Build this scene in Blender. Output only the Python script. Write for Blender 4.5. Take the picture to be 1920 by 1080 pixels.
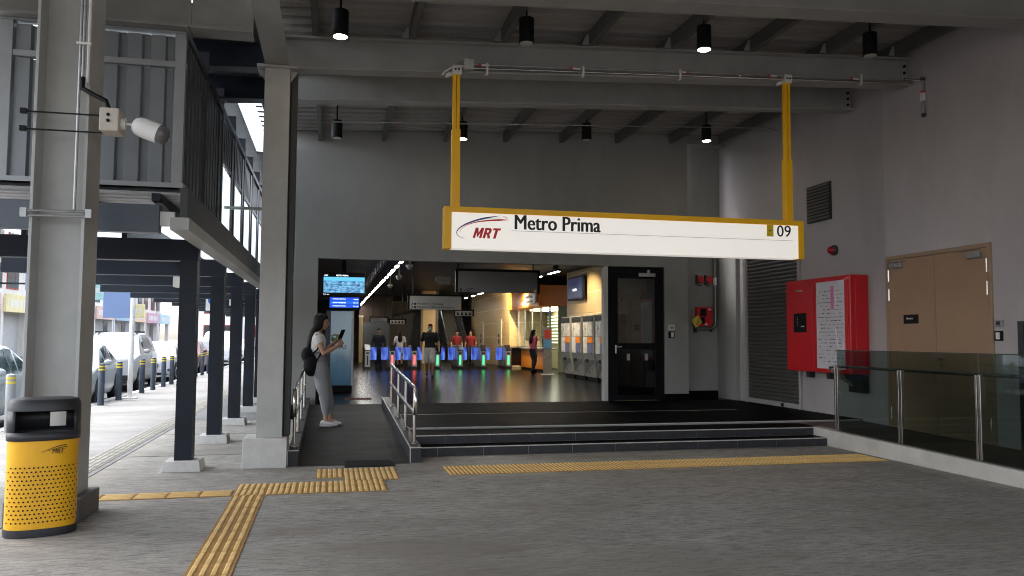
import bpy, bmesh, math, random
from mathutils import Vector, Matrix
random.seed(7)
R = math.radians
for o in list(bpy.data.objects): bpy.data.objects.remove(o)
scene = bpy.context.scene
COL = scene.collection

# ---------------------------------------------------------------- camera
def make_camera():
    yaw, pitch, roll = R(12.78), R(3.59), R(0.32)
    fwd = Vector((math.sin(yaw)*math.cos(pitch), math.cos(yaw)*math.cos(pitch), math.sin(pitch)))
    right = Vector((math.cos(yaw), -math.sin(yaw), 0)); up = right.cross(fwd)
    r2 = right*math.cos(roll) + up*math.sin(roll); u2 = up*math.cos(roll) - right*math.sin(roll)
    m = Matrix((r2, u2, -fwd)).transposed().to_4x4(); m.translation = (0, 0, 1.55)
    cd = bpy.data.cameras.new('camera'); cd.sensor_width = 36; cd.lens = 28.125
    cd.clip_start = .05; cd.clip_end = 2000
    co = bpy.data.objects.new('camera', cd); COL.objects.link(co); co.matrix_world = m
    scene.camera = co
make_camera()

# ---------------------------------------------------------------- sky, sun, exposure
SUN_EL, SUN_AZ = R(58), R(-62)          # azimuth measured from +Y towards +X
def make_world():
    w = bpy.data.worlds.new('World'); scene.world = w; w.use_nodes = True
    nt = w.node_tree; nt.nodes.clear()
    out = nt.nodes.new('ShaderNodeOutputWorld'); bg = nt.nodes.new('ShaderNodeBackground')
    sky = nt.nodes.new('ShaderNodeTexSky'); sky.sky_type = 'NISHITA'; sky.sun_disc = False
    sky.sun_elevation = SUN_EL; sky.sun_rotation = SUN_AZ
    sky.air_density = 1.0; sky.dust_density = 3.0; sky.ozone_density = 1.0
    bg.inputs['Strength'].default_value = 0.15
    hs = nt.nodes.new('ShaderNodeHueSaturation'); hs.inputs['Saturation'].default_value = .45      # thin overcast
    nt.links.new(sky.outputs[0], hs.inputs['Color']); nt.links.new(hs.outputs[0], bg.inputs['Color']); nt.links.new(bg.outputs[0], out.inputs['Surface'])
    sd = bpy.data.lights.new('sun', 'SUN'); sd.energy = .8; sd.angle = R(14); sd.color = (1, .98, .95)
    so = bpy.data.objects.new('sun', sd); COL.objects.link(so)
    d = Vector((math.sin(SUN_AZ)*math.cos(SUN_EL), math.cos(SUN_AZ)*math.cos(SUN_EL), math.sin(SUN_EL)))
    so.rotation_euler = d.to_track_quat('Z', 'Y').to_euler(); so.location = d*60
make_world()
vs = scene.view_settings
vs.view_transform = 'Standard'; vs.look = 'None'; vs.gamma = 1; vs.use_curve_mapping = False
vs.exposure = 2.4
cy = scene.cycles
cy.use_denoising = True; cy.filter_width = 1.05; cy.max_bounces = 9; cy.diffuse_bounces = 5; cy.glossy_bounces = 4
cy.transmission_bounces = 6; cy.transparent_max_bounces = 12; cy.sample_clamp_indirect = 6; cy.caustics_reflective = False; cy.caustics_refractive = False

# ---------------------------------------------------------------- materials
MATS = {}
def mat(name, col=(.5, .5, .5), rough=.5, metal=0., var=.12, scale=3., bump=0., bscale=60., emit=None, estr=0., spec=.5, stretch=None, dirt=0., coat=0.):
    if name in MATS: return MATS[name]
    m = bpy.data.materials.new(name); m.use_nodes = True; nt = m.node_tree; N = nt.nodes; L = nt.links
    b = N['Principled BSDF']
    b.inputs['Roughness'].default_value = rough; b.inputs['Metallic'].default_value = metal
    b.inputs['Specular IOR Level'].default_value = spec; b.inputs['Coat Weight'].default_value = coat
    b.inputs['Base Color'].default_value = (*col, 1)
    tc = N.new('ShaderNodeTexCoord'); mp = N.new('ShaderNodeMapping'); L.new(tc.outputs['Object'], mp.inputs['Vector'])
    if stretch: mp.inputs['Scale'].default_value = stretch
    if var > 0:
        nz = N.new('ShaderNodeTexNoise'); nz.inputs['Scale'].default_value = scale; nz.inputs['Detail'].default_value = 6; nz.inputs['Roughness'].default_value = .62
        L.new(mp.outputs[0], nz.inputs['Vector'])
        cr = N.new('ShaderNodeValToRGB')
        cr.color_ramp.elements[0].position = .3; cr.color_ramp.elements[1].position = .7
        lo = [c*(1-var) for c in col]; hi = [min(1, c*(1+var)) for c in col]
        cr.color_ramp.elements[0].color = (*lo, 1); cr.color_ramp.elements[1].color = (*hi, 1)
        L.new(nz.outputs['Fac'], cr.inputs[0]); last = cr.outputs[0]
        if dirt > 0:
            n2 = N.new('ShaderNodeTexNoise'); n2.inputs['Scale'].default_value = scale*.35; n2.inputs['Detail'].default_value = 8; n2.inputs['Roughness'].default_value = .7
            L.new(mp.outputs[0], n2.inputs['Vector'])
            r2 = N.new('ShaderNodeMapRange'); r2.inputs[1].default_value = .48; r2.inputs[2].default_value = .72; r2.inputs[3].default_value = 0; r2.inputs[4].default_value = dirt
            L.new(n2.outputs['Fac'], r2.inputs[0])
            mx = N.new('ShaderNodeMix'); mx.data_type = 'RGBA'; L.new(r2.outputs[0], mx.inputs[0]); L.new(last, mx.inputs[6])
            mx.inputs[7].default_value = (col[0]*.35, col[1]*.33, col[2]*.3, 1); last = mx.outputs[2]
        L.new(last, b.inputs['Base Color'])
        rr = N.new('ShaderNodeMapRange'); rr.inputs[3].default_value = max(.02, rough-.09); rr.inputs[4].default_value = min(1, rough+.09)
        L.new(nz.outputs['Fac'], rr.inputs[0]); L.new(rr.outputs[0], b.inputs['Roughness'])
    if bump > 0:
        n3 = N.new('ShaderNodeTexNoise'); n3.inputs['Scale'].default_value = bscale; n3.inputs['Detail'].default_value = 5; L.new(mp.outputs[0], n3.inputs['Vector'])
        bp = N.new('ShaderNodeBump'); bp.inputs['Strength'].default_value = bump; bp.inputs['Distance'].default_value = .01
        L.new(n3.outputs['Fac'], bp.inputs['Height']); L.new(bp.outputs[0], b.inputs['Normal'])
    if emit:
        b.inputs['Emission Color'].default_value = (*emit, 1); b.inputs['Emission Strength'].default_value = estr
    MATS[name] = m; return m
def glassmat(name, tint=(.3, .36, .35), refl=.12, rough=.02):
    if name in MATS: return MATS[name]
    m = bpy.data.materials.new(name); m.use_nodes = True; nt = m.node_tree; N = nt.nodes; L = nt.links
    for n in list(N): N.remove(n)
    out = N.new('ShaderNodeOutputMaterial'); t = N.new('ShaderNodeBsdfTransparent'); t.inputs[0].default_value = (*tint, 1)
    g = N.new('ShaderNodeBsdfGlossy'); g.inputs['Roughness'].default_value = rough; g.inputs[0].default_value = (.9, .95, .95, 1)
    fa = N.new('ShaderNodeLayerWeight'); fa.inputs[0].default_value = .5
    lw = N.new('ShaderNodeMath'); lw.operation = 'POWER'; lw.inputs[1].default_value = 5; L.new(fa.outputs['Facing'], lw.inputs[0])
    tc = N.new('ShaderNodeTexCoord'); nz = N.new('ShaderNodeTexNoise'); nz.inputs['Scale'].default_value = 2.5; L.new(tc.outputs['Object'], nz.inputs['Vector'])
    mr = N.new('ShaderNodeMapRange'); mr.inputs[3].default_value = refl*.4; mr.inputs[4].default_value = refl*1.6; L.new(nz.outputs['Fac'], mr.inputs[0])
    ad = N.new('ShaderNodeMath'); ad.operation = 'MAXIMUM'; L.new(lw.outputs[0], ad.inputs[0]); L.new(mr.outputs[0], ad.inputs[1])
    mx = N.new('ShaderNodeMixShader'); L.new(ad.outputs[0], mx.inputs[0]); L.new(t.outputs[0], mx.inputs[1]); L.new(g.outputs[0], mx.inputs[2]); L.new(mx.outputs[0], out.inputs[0])
    MATS[name] = m; return m
def emat(name, col, s):
    return mat(name, col, .4, var=0, emit=col, estr=s)

# ---------------------------------------------------------------- mesh helpers
class MB:
    def __init__(s): s.v = []; s.f = []
    def add(s, vs, fs):
        k = len(s.v); s.v += [tuple(v) for v in vs]; s.f += [tuple(i+k for i in f) for f in fs]; return s
    def box(s, x0, x1, y0, y1, z0, z1):
        return s.add([(x0,y0,z0),(x1,y0,z0),(x1,y1,z0),(x0,y1,z0),(x0,y0,z1),(x1,y0,z1),(x1,y1,z1),(x0,y1,z1)],
                     [(0,3,2,1),(4,5,6,7),(0,1,5,4),(1,2,6,5),(2,3,7,6),(3,0,4,7)])
    def hexa(s, p):                       # 8 corners, bottom ring then top ring
        return s.add(p, [(0,3,2,1),(4,5,6,7),(0,1,5,4),(1,2,6,5),(2,3,7,6),(3,0,4,7)])
    def prism(s, poly, axis, a, b):       # polygon in the other two axes, extruded along axis
        def P(u, v, w): return {'x': (w, u, v), 'y': (u, w, v), 'z': (u, v, w)}[axis]
        n = len(poly); vs = [P(u, v, a) for u, v in poly] + [P(u, v, b) for u, v in poly]
        return s.add(vs, [tuple(range(n)), tuple(range(2*n-1, n-1, -1))] + [(i, n+i, n+(i+1) % n, (i+1) % n) for i in range(n)])
    def rings(s, rs, cap=True):
        n = len(rs[0]); vs = [p for r in rs for p in r]; fs = []
        for k in range(len(rs)-1):
            for i in range(n): fs.append((k*n+i, k*n+(i+1) % n, (k+1)*n+(i+1) % n, (k+1)*n+i))
        if cap: fs.append(tuple(range(n-1, -1, -1))); fs.append(tuple((len(rs)-1)*n+i for i in range(n)))
        return s.add(vs, fs)
    def tube(s, pts, r, n=10, cap=True):
        pts = [Vector(p) for p in pts]; rad = r if isinstance(r, (list, tuple)) else [r]*len(pts); rs = []
        prev = None
        for i, p in enumerate(pts):
            t = (pts[min(i+1, len(pts)-1)] - pts[max(i-1, 0)]).normalized()
            if prev is None:
                u = t.orthogonal().normalized()
            else:
                u = (prev - t*prev.dot(t)); u = u.normalized() if u.length > 1e-5 else t.orthogonal().normalized()
            prev = u; w = t.cross(u)
            rs.append([p + (u*math.cos(2*math.pi*k/n) + w*math.sin(2*math.pi*k/n))*rad[i] for k in range(n)])
        return s.rings(rs, cap)
    def cyl(s, a, b, r, n=14, r2=None): return s.tube([a, b], [r, r if r2 is None else r2], n)
    def lathe(s, prof, c, axis='z', n=20):   # (radius, height) pairs about a point
        rs = []
        for r, h in prof:
            ring = []
            for k in range(n):
                a = 2*math.pi*k/n; u, v = r*math.cos(a), r*math.sin(a)
                q = {'z': (u, v, h), 'x': (h, u, v), 'y': (v, h, u)}[axis]
                ring.append((c[0]+q[0], c[1]+q[1], c[2]+q[2]))
            rs.append(ring)
        return s.rings(rs)
    def ell(s, c, r, n=14, m=9, rot=None):
        rs = []
        for j in range(m+1):
            th = math.pi*(j/m); th = min(max(th, .03), math.pi-.03); ring = []
            for k in range(n):
                a = 2*math.pi*k/n
                q = Vector((r[0]*math.sin(th)*math.cos(a), r[1]*math.sin(th)*math.sin(a), -r[2]*math.cos(th)))
                if rot: q = rot @ q
                ring.append(Vector(c)+q)
            rs.append(ring)
        return s.rings(rs)
def wloc(o):
    l = Vector((0, 0, 0))
    while o: l += o.location; o = o.parent
    return l
def build(mb, name, m, parent=None, bevel=0, smooth=False, raw=False, seg=2):
    """one mesh object; vertices are given in world space unless raw"""
    if raw: org = Vector((0, 0, 0))
    elif parent: org = wloc(parent)
    else:
        xs, ys, zs = zip(*mb.v); org = Vector(((min(xs)+max(xs))/2, (min(ys)+max(ys))/2, min(zs)))
    me = bpy.data.meshes.new(name); me.from_pydata([tuple(Vector(v)-org) for v in mb.v], [], mb.f)
    bm = bmesh.new(); bm.from_mesh(me); bmesh.ops.recalc_face_normals(bm, faces=bm.faces); bm.to_mesh(me); bm.free()
    me.materials.append(m)
    o = bpy.data.objects.new(name, me); COL.objects.link(o)
    if parent: o.parent = parent
    elif not raw: o.location = org
    if smooth:
        for p in me.polygons: p.use_smooth = True
        try: me.set_sharp_from_angle(angle=R(38))
        except Exception: pass
    if bevel:
        b = o.modifiers.new('bevel', 'BEVEL'); b.width = bevel; b.segments = seg; b.limit_method = 'ANGLE'; b.angle_limit = R(40)
    return o
def build_each(mb, name, m, parent=None, **k):
    """every separate piece of the builder becomes an object of its own"""
    par = list(range(len(mb.v)))
    def find(i):
        while par[i] != i: par[i] = par[par[i]]; i = par[i]
        return i
    for f in mb.f:
        for i in f[1:]: par[find(i)] = find(f[0])
    groups = {}
    for f in mb.f: groups.setdefault(find(f[0]), []).append(f)
    out = []
    for fs in groups.values():
        ids = sorted({i for f in fs for i in f}); ix = {i: n for n, i in enumerate(ids)}
        p = MB(); p.v = [mb.v[i] for i in ids]; p.f = [tuple(ix[i] for i in f) for f in fs]
        o = build(p, name, m, parent, **k)
        if parent and k.get('raw'): o.parent = parent
        out.append(o)
    return out[0]
def tag(o, label=None, cat=None, group=None, kind=None):
    if label: o['label'] = label
    if cat: o['category'] = cat
    if group: o['group'] = group
    if kind: o['kind'] = kind
    return o
def thing(name, label, cat, loc=(0, 0, 0), group=None):
    o = bpy.data.objects.new(name, None); COL.objects.link(o); o.location = loc; o.empty_display_size = .2
    return tag(o, label, cat, group)
def struct(mb, name, m, parent=None, **k): return tag(build(mb, name, m, parent, **k), kind='structure') if parent is None else build(mb, name, m, parent, **k)
def copy_tree(o, parent=None):
    c = o.copy(); COL.objects.link(c)
    if parent: c.parent = parent
    for ch in list(o.children): copy_tree(ch, c)
    return c
def share(src, name, parent, loc):
    c = src.copy(); COL.objects.link(c); c.name = name; c.parent = parent; c.location = loc; return c
def text(s, name, m, parent, w, h, org, xdir=(1, 0, 0), zdir=(0, 0, 1), bold=0., shear=0., depth=.003):
    """flat lettering fitted to a width and height, lower corner at org"""
    cu = bpy.data.curves.new('t', 'FONT'); cu.body = s; cu.extrude = .01; cu.shear = shear; cu.resolution_u = 3
    to = bpy.data.objects.new('t', cu); COL.objects.link(to)
    dg = bpy.context.evaluated_depsgraph_get(); me = bpy.data.meshes.new_from_object(to.evaluated_get(dg))
    bpy.data.objects.remove(to); bpy.data.curves.remove(cu)
    xs = [v.co.x for v in me.vertices]; ys = [v.co.y for v in me.vertices]
    x0, x1, y0, y1 = min(xs), max(xs), min(ys), max(ys)
    X = Vector(xdir); Z = Vector(zdir); Nn = X.cross(Z); o0 = Vector(org) - (wloc(parent) if parent else Vector((0, 0, 0)))
    if w is None: w = h*(x1-x0)/(y1-y0)
    thick = bold*w/(x1-x0)*.0
    for v in me.vertices:
        v.co = o0 + X*((v.co.x-x0)/(x1-x0)*w) + Z*((v.co.y-y0)/(y1-y0)*h) + Nn*(depth if v.co.z > 0 else -.001)
    if bold:                                   # heavier strokes: the same glyphs again, a hair to each side
        bm = bmesh.new(); bm.from_mesh(me); src = list(bm.verts)+list(bm.edges)+list(bm.faces)
        for i, dx in enumerate((-1, 1, -.5, .5)):
            d = bmesh.ops.duplicate(bm, geom=src); vv = [g for g in d['geom'] if isinstance(g, bmesh.types.BMVert)]
            bmesh.ops.translate(bm, verts=vv, vec=X*(dx*bold*h)+Nn*(.0004*(i+1)))
        bm.to_mesh(me); bm.free()
    me.name = name; me.materials.clear(); me.materials.append(m)
    o = bpy.data.objects.new(name, me); COL.objects.link(o)
    if parent: o.parent = parent
    return o
# ---------------------------------------------------------------- palette
def concrete(name, col, streak=True, dark=.5):
    m = mat(name, col, .8, var=.16, scale=1.6, bump=.35, bscale=45, stretch=(.45, 1.7, 1) if streak else None)
    nt = m.node_tree; N = nt.nodes; L = nt.links; b = N['Principled BSDF']
    base = b.inputs['Base Color'].links[0].from_socket
    tc = N['Texture Coordinate']
    def layer(base, scale, st, lo, hi, amt, colr):
        mp = N.new('ShaderNodeMapping'); mp.inputs['Scale'].default_value = st; L.new(tc.outputs['Object'], mp.inputs[0])
        n = N.new('ShaderNodeTexNoise'); n.inputs['Scale'].default_value = scale; n.inputs['Detail'].default_value = 9; n.inputs['Roughness'].default_value = .72; L.new(mp.outputs[0], n.inputs['Vector'])
        r = N.new('ShaderNodeMapRange'); r.inputs[1].default_value = lo; r.inputs[2].default_value = hi; r.inputs[4].default_value = amt; L.new(n.outputs['Fac'], r.inputs[0])
        x = N.new('ShaderNodeMix'); x.data_type = 'RGBA'; L.new(r.outputs[0], x.inputs[0]); L.new(base, x.inputs[6]); x.inputs[7].default_value = (*colr, 1); return x.outputs[2]
    d = tuple(c*.22 for c in col); l = tuple(min(1, c*1.75) for c in col)
    base = layer(base, 20, (.3, 1.7, 1), .46, .62, dark, d)          # fine broom streaks
    base = layer(base, 55, (.5, 1.6, 1), .53, .64, .55, l); base = layer(base, 90, (1, 1, 1), .6, .66, .6, d)
    base = layer(base, .4, (.6, 1.2, 1), .44, .64, .75, tuple(c*.55*k for c, k in zip(col, (1.05, 1, .9))))   # broad stains
    base = layer(base, 2.2, (.5, 1.4, 1), .55, .68, .5, tuple(c*.4*k for c, k in zip(col, (1.15, 1, .85)))); base = layer(base, 5.5, (1, 1, 1), .66, .72, .85, tuple(c*.2 for c in col))    # spots
    L.new(base, b.inputs['Base Color'])
    return m
M_conc = concrete('broomed_concrete', (.36, .338, .305), dark=.72)
M_pave = concrete('walkway_concrete', (.2, .198, .197), dark=.25)
M_asph = mat('asphalt', (.06, .06, .062), .85, var=.2, scale=5, bump=.3, bscale=120)
M_ramp = mat('ramp_tile', (.055, .052, .048), .65, spec=.1, dirt=.5, var=.4, scale=3, stretch=(.6, 2.2, 1), bump=.15, bscale=30)
M_black = mat('black_floor_tile', (.0045, .0045, .005), .55, spec=.02, var=.3, scale=2.5, bump=.03, bscale=20)
M_riser = mat('charcoal_riser_tile', (.035, .035, .039), .5, spec=.3, var=.22, scale=7, dirt=.35)
M_trim = mat('step_edge_trim', (.5, .48, .45), .5, var=.25, scale=9)
M_grout = mat('pale_grout', (.3, .29, .27), .9, var=.1)
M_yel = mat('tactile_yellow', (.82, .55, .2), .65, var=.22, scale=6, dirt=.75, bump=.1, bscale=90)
M_yelbase = mat('tactile_ochre_shade', (.40, .21, .05), .75, var=.25, scale=9, dirt=.6)  # darker ochre base: shade between the bars put into the colour
M_yelpale = mat('worn_tactile', (.24, .225, .195), .7, var=.2, scale=7, dirt=.4)
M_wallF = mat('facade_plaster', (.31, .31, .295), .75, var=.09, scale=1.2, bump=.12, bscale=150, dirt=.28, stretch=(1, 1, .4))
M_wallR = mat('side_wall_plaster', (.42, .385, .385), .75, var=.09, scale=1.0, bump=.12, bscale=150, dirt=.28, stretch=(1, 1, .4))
M_white = mat('white_paint', (.75, .74, .72), .5, var=.05, dirt=.12)
M_steel = mat('grey_steel_paint', (.36, .358, .34), .48, var=.09, scale=2.2, dirt=.18, bump=.05, bscale=25)
M_steelB = mat('column_grey_paint', (.42, .42, .405), .45, var=.1, scale=2.4, dirt=.25, bump=.05, bscale=25)
M_dark = mat('dark_steel_paint', (.03, .031, .033), .5, var=.18, scale=3)
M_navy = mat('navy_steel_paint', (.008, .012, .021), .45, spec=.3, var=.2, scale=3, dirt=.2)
M_deck = mat('metal_roof_deck', (.34, .32, .30), .5, var=.12, scale=1.5, dirt=.25)
M_blackm = mat('black_metal', (.004, .004, .0045), .55, spec=.25, var=.2)
M_clad = mat('cladding_sheet', (.22, .235, .25), .42, metal=.35, var=.1, scale=2, dirt=.15)
M_plinth = mat('plinth_concrete', (.6, .585, .56), .8, var=.12, scale=5, bump=.3, bscale=50, dirt=.3)
M_kerb = mat('ramp_wall_paint', (.5, .47, .43), .7, var=.1, scale=2.5, bump=.1, bscale=60, dirt=.3)
M_chrome = mat('stainless_steel', (.62, .6, .57), .22, metal=1, var=.08, scale=6)
M_galv = mat('galvanised_pipe', (.35, .35, .35), .4, metal=.7, var=.2, scale=12)
M_signy = mat('sign_yellow', (1.0, .52, .003), .42, var=.04)
M_red = mat('cabinet_red', (.60, .008, .014), .38, var=.08, scale=3, coat=.15)
M_tan = mat('door_tan_paint', (.36, .22, .135), .5, var=.07, scale=2, dirt=.1)
M_tanf = mat('door_frame_tan', (.33, .22, .14), .5, var=.1, scale=3)
M_glass = glassmat('tinted_glass', (.56, .62, .60), .03)
M_beige = mat('beige_panel', (.46, .33, .17), .45, var=.1, scale=1.5)
M_orange = mat('orange_panel', (.62, .2, .02), .4, var=.06)

# ---------------------------------------------------------------- ground, road
struct(MB().box(-260, 300, -120, 420, -1.2, -.16), 'terrain', mat('earth', (.2, .18, .15), .9))
g = struct(MB().box(-2.55, 40, -40, 15.8, -.16, 0), 'forecourt_ground', M_conc)
struct(MB().box(-5.12, -2.556, -40, 170, -.16, 0.0), 'pavement', M_pave)
struct(MB().box(-2.55, -.6, 15.806, 170, -.16, 0.0), 'back_pavement', M_pave)
struct(MB().box(-5.32, -5.126, -40, 170, -.16, .01), 'kerb', mat('kerb_stone', (.45, .45, .44), .8, scale=4, dirt=.3))
struct(MB().box(-17, -5.324, -40, 170, -.158, -.12), 'road', M_asph)
struct(MB().box(-26, -17.004, -40, 170, -.158, .0), 'far_pavement', M_pave)
mk = MB()
for y in range(-8, 150, 6): mk.box(-11.3, -11.18, y, y+3, -.1195, -.116)
struct(mk, 'lane_marking', mat('road_paint', (.7, .7, .68), .7, dirt=.3))
# walkway guide strip out by the bollards (worn, grooved)
st = tag(bpy.data.objects.new('guide_paving', None), kind='structure'); COL.objects.link(st); st.location = (-2.78, 8.9, 0)
gt = MB().box(-.15, .15, 0, .294, .0005, .006)
for k in range(4): gt.box(-.125+k*.07, -.09+k*.07, .01, .284, .006, .011)
first = None
for k in range(60):
    if first is None:
        first = build(gt, 'tile', M_yelpale, raw=True); first.parent = st
    else: share(first, 'tile', st, (0, k*.3, 0))

# tactile strips of yellow tiles
def tactile(name, label_rows):
    e = bpy.data.objects.new(name, None); COL.objects.link(e); tag(e, kind='structure'); return e
TB0 = 6
tb = MB().box(-.149, .149, -.149, .149, .0005, .005)          # bars along Y
for k in range(5): tb.prism([(-.139+k*.058, .005), (-.13+k*.058, .0115), (-.106+k*.058, .0115), (-.097+k*.058, .005)], 'y', -.146, .146)
tg = MB().box(-.149, .149, -.149, .149, .0005, .005)          # guiding tile, four long bars
for k in range(4): tg.prism([(-.128+k*.072, .005), (-.12+k*.072, .0115), (-.096+k*.072, .0115), (-.088+k*.072, .005)], 'y', -.135, .135)
td = MB().box(-.149, .149, -.149, .149, .0005, .005)          # fine ribbed tile by the steps
for k in range(6): td.prism([(-.143+k*.049, .005), (-.138+k*.049, .0105), (-.122+k*.049, .0105), (-.117+k*.049, .005)], 'y', -.147, .147)
tproto = {}
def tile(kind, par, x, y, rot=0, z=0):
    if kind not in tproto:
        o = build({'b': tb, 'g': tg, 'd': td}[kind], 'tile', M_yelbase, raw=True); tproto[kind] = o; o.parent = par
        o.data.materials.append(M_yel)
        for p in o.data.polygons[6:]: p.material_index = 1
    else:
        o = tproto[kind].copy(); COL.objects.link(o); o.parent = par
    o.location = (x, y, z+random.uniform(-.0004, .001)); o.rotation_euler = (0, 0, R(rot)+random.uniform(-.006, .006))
ta = tactile('tactile_guide_strip', '')
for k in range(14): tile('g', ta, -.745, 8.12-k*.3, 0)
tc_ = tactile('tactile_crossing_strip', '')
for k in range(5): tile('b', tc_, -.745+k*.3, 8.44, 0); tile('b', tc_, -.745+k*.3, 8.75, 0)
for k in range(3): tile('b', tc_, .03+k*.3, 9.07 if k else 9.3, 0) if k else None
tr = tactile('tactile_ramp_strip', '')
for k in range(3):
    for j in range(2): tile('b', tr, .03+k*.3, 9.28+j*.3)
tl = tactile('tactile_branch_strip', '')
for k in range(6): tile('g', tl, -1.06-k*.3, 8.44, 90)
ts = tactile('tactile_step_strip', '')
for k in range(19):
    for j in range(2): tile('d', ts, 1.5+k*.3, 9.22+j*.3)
for k, (a, b, y) in enumerate(((-2.54, -1.0, 11.2), (-2.54, -1.0, 13.6), (-2.54, -.5, 15.7))):
    struct(MB().box(a, b, y, y+.012, .0005, .003), 'expansion_joint', mat('joint_sealant', (.03, .028, .025), .9))
struct(MB().box(-2.556, -2.544, -10, 15.7, .0005, .003), 'expansion_joint', MATS['joint_sealant'])
struct(MB().box(-.96, 7.1, 2.9, 2.912, .0005, .003), 'expansion_joint', MATS['joint_sealant'])
# rubber mat at the ramp foot
mt = MB(); mt.box(.2, .8, 9.83, 10.33, .001, .012)
for k in range(14): mt.box(.22, .78, 9.845+k*.034, 9.862+k*.034, .012, .017)
tag(build(mt, 'door_mat', mat('black_rubber', (.006, .006, .006), .8), None), 'black ribbed rubber mat at the foot of the ramp', 'mat')

# ---------------------------------------------------------------- steps, platform, ramp
S = struct(MB().box(1.14, 7.27, 10.54, 10.88, 0.002, .117), 'entrance_steps', M_grout)
def sbox(mb, name, m, **k): return build(mb, name, m, S, **k)
def runtiles(x0, x1, y, z0, z1, off, parent=S, w=.615, t=.012):
    x = x0-off
    while x < x1:
        a, b = max(x, x0), min(x+w-.009, x1)
        if b-a > .03: build(MB().box(a, b, y-t-random.uniform(0, .0015), y+.001, z0+.003, z1-.012), 'tile', M_riser, parent, bevel=.0015, seg=1)
        x += w
    build(MB().box(x0, x1, y-t-.003, y+.006, z1-.011, z1+.0015), 'nosing', M_trim, parent)
runtiles(1.14, 7.27, 10.54, .002, .121, .35)
runtiles(1.14, 7.27, 10.88, .12, .235, .2)
def treads(x0, x1, y0, y1, z, nw, m, parent, nd=1):
    dx = (x1-x0)/nw; dy = (y1-y0)/nd
    for i in range(nw):
        for j in range(nd):
            build(MB().box(x0+i*dx+.002, x0+(i+1)*dx-.002, y0+j*dy+.002, y0+(j+1)*dy-.002, z-.012, z+random.uniform(-.0005, .0008)), 'tile', m, parent)
treads(1.14, 7.27, 10.548, 10.866, .119, 10, M_black, S)
L2 = struct(MB().box(1.14, 8.5, 10.89, 11.54, 0.002, .222), 'landing', M_grout)
treads(1.14, 7.27, 10.888, 11.53, .2335, 10, M_black, L2)
PF = struct(MB().box(1.14, 8.49, 11.545, 15.78, .002, .252), 'platform', M_grout)
build(MB().box(1.14, 8.44, 11.532, 11.545, .252, .2665), 'nosing', M_trim, PF)
treads(1.14, 8.49, 11.547, 13.5, .2645, 10, M_black, PF, 3)
build(MB().box(1.14, 7.3, 13.502, 13.53, .25, .2668), 'threshold_strip', mat('threshold_trim', (.35, .34, .32), .4, var=.3, scale=5), PF)
treads(1.14, 8.49, 13.532, 15.78, .2645, 10, M_black, PF, 4)
struct(MB().box(-.94, 14, 15.785, 70, .0, .2645), 'hall_floor', mat('polished_black_floor', (.004, .004, .0045), .22, spec=.022, var=0))
# walkway (gentle ramp) beside the door, with its rendered side wall
wk = struct(MB().hexa([(7.3, 2.5, 0), (8.5, 2.5, 0), (8.5, 11.53, 0), (7.3, 11.53, 0), (7.3, 2.5, .085), (8.5, 2.5, .085), (8.5, 11.53, .234), (7.3, 11.53, .234)]), 'walkway_ramp', mat('brown_walkway', (.085, .07, .06), .5, var=.2, scale=3, bump=.1))
kw = build(MB().hexa([(7.14, 2.5, 0), (7.3, 2.5, 0), (7.3, 10.9, 0), (7.14, 10.9, 0), (7.14, 2.5, .10), (7.3, 2.5, .10), (7.3, 10.9, .242), (7.14, 10.9, .242)]), 'ramp_wall', M_kerb, bevel=.006)
tag(kw, 'pale rendered low wall along the walkway under the glass panels', 'wall')
# ramp on the other side
struct(MB().hexa([(-.34, 10.02, 0), (1.0, 10.02, 0), (1.0, 15.79, 0), (-.34, 15.79, 0), (-.34, 10.02, .004), (1.0, 10.02, .004), (1.0, 15.79, .264), (-.34, 15.79, .264)]), 'entrance_ramp', M_ramp)
def kerb(x0, x1, label, y1=15.75):
    e = thing('ramp_kerb', label, 'kerb', ((x0+x1)/2, 10.08, 0), 'ramp kerbs')
    build(MB().hexa([(x0, 10.08, 0), (x1, 10.08, 0), (x1, y1, 0), (x0, y1, 0), (x0, 10.08, .185), (x1, 10.08, .185), (x1, y1, .40), (x0, y1, .40)]), 'core', M_riser, e)
    build(MB().box(x0+.004, x1-.004, 10.066, 10.082, .003, .178), 'tile', M_riser, e, bevel=.002)
    build(MB().box(x0-.002, x1+.002, 10.062, 10.075, .179, .19), 'nosing', M_trim, e)
    build(MB().hexa([(x0-.004, 10.07, .178), (x0+.008, 10.07, .178), (x0+.008, y1, .395), (x0-.004, y1, .395), (x0-.004, 10.07, .19), (x0+.008, 10.07, .19), (x0+.008, y1, .407), (x0-.004, y1, .407)]), 'edge_trim', M_trim, e)
    build(MB().box(x0-.004, x0+.006, 10.064, 10.074, .003, .178), 'edge_trim', M_trim, e)
kerb(1.0, 1.138, 'dark tiled ramp kerb with pale edging beside the black steps')
kerb(-.47, -.342, 'dark tiled ramp kerb beside the grey column plinth')
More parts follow.
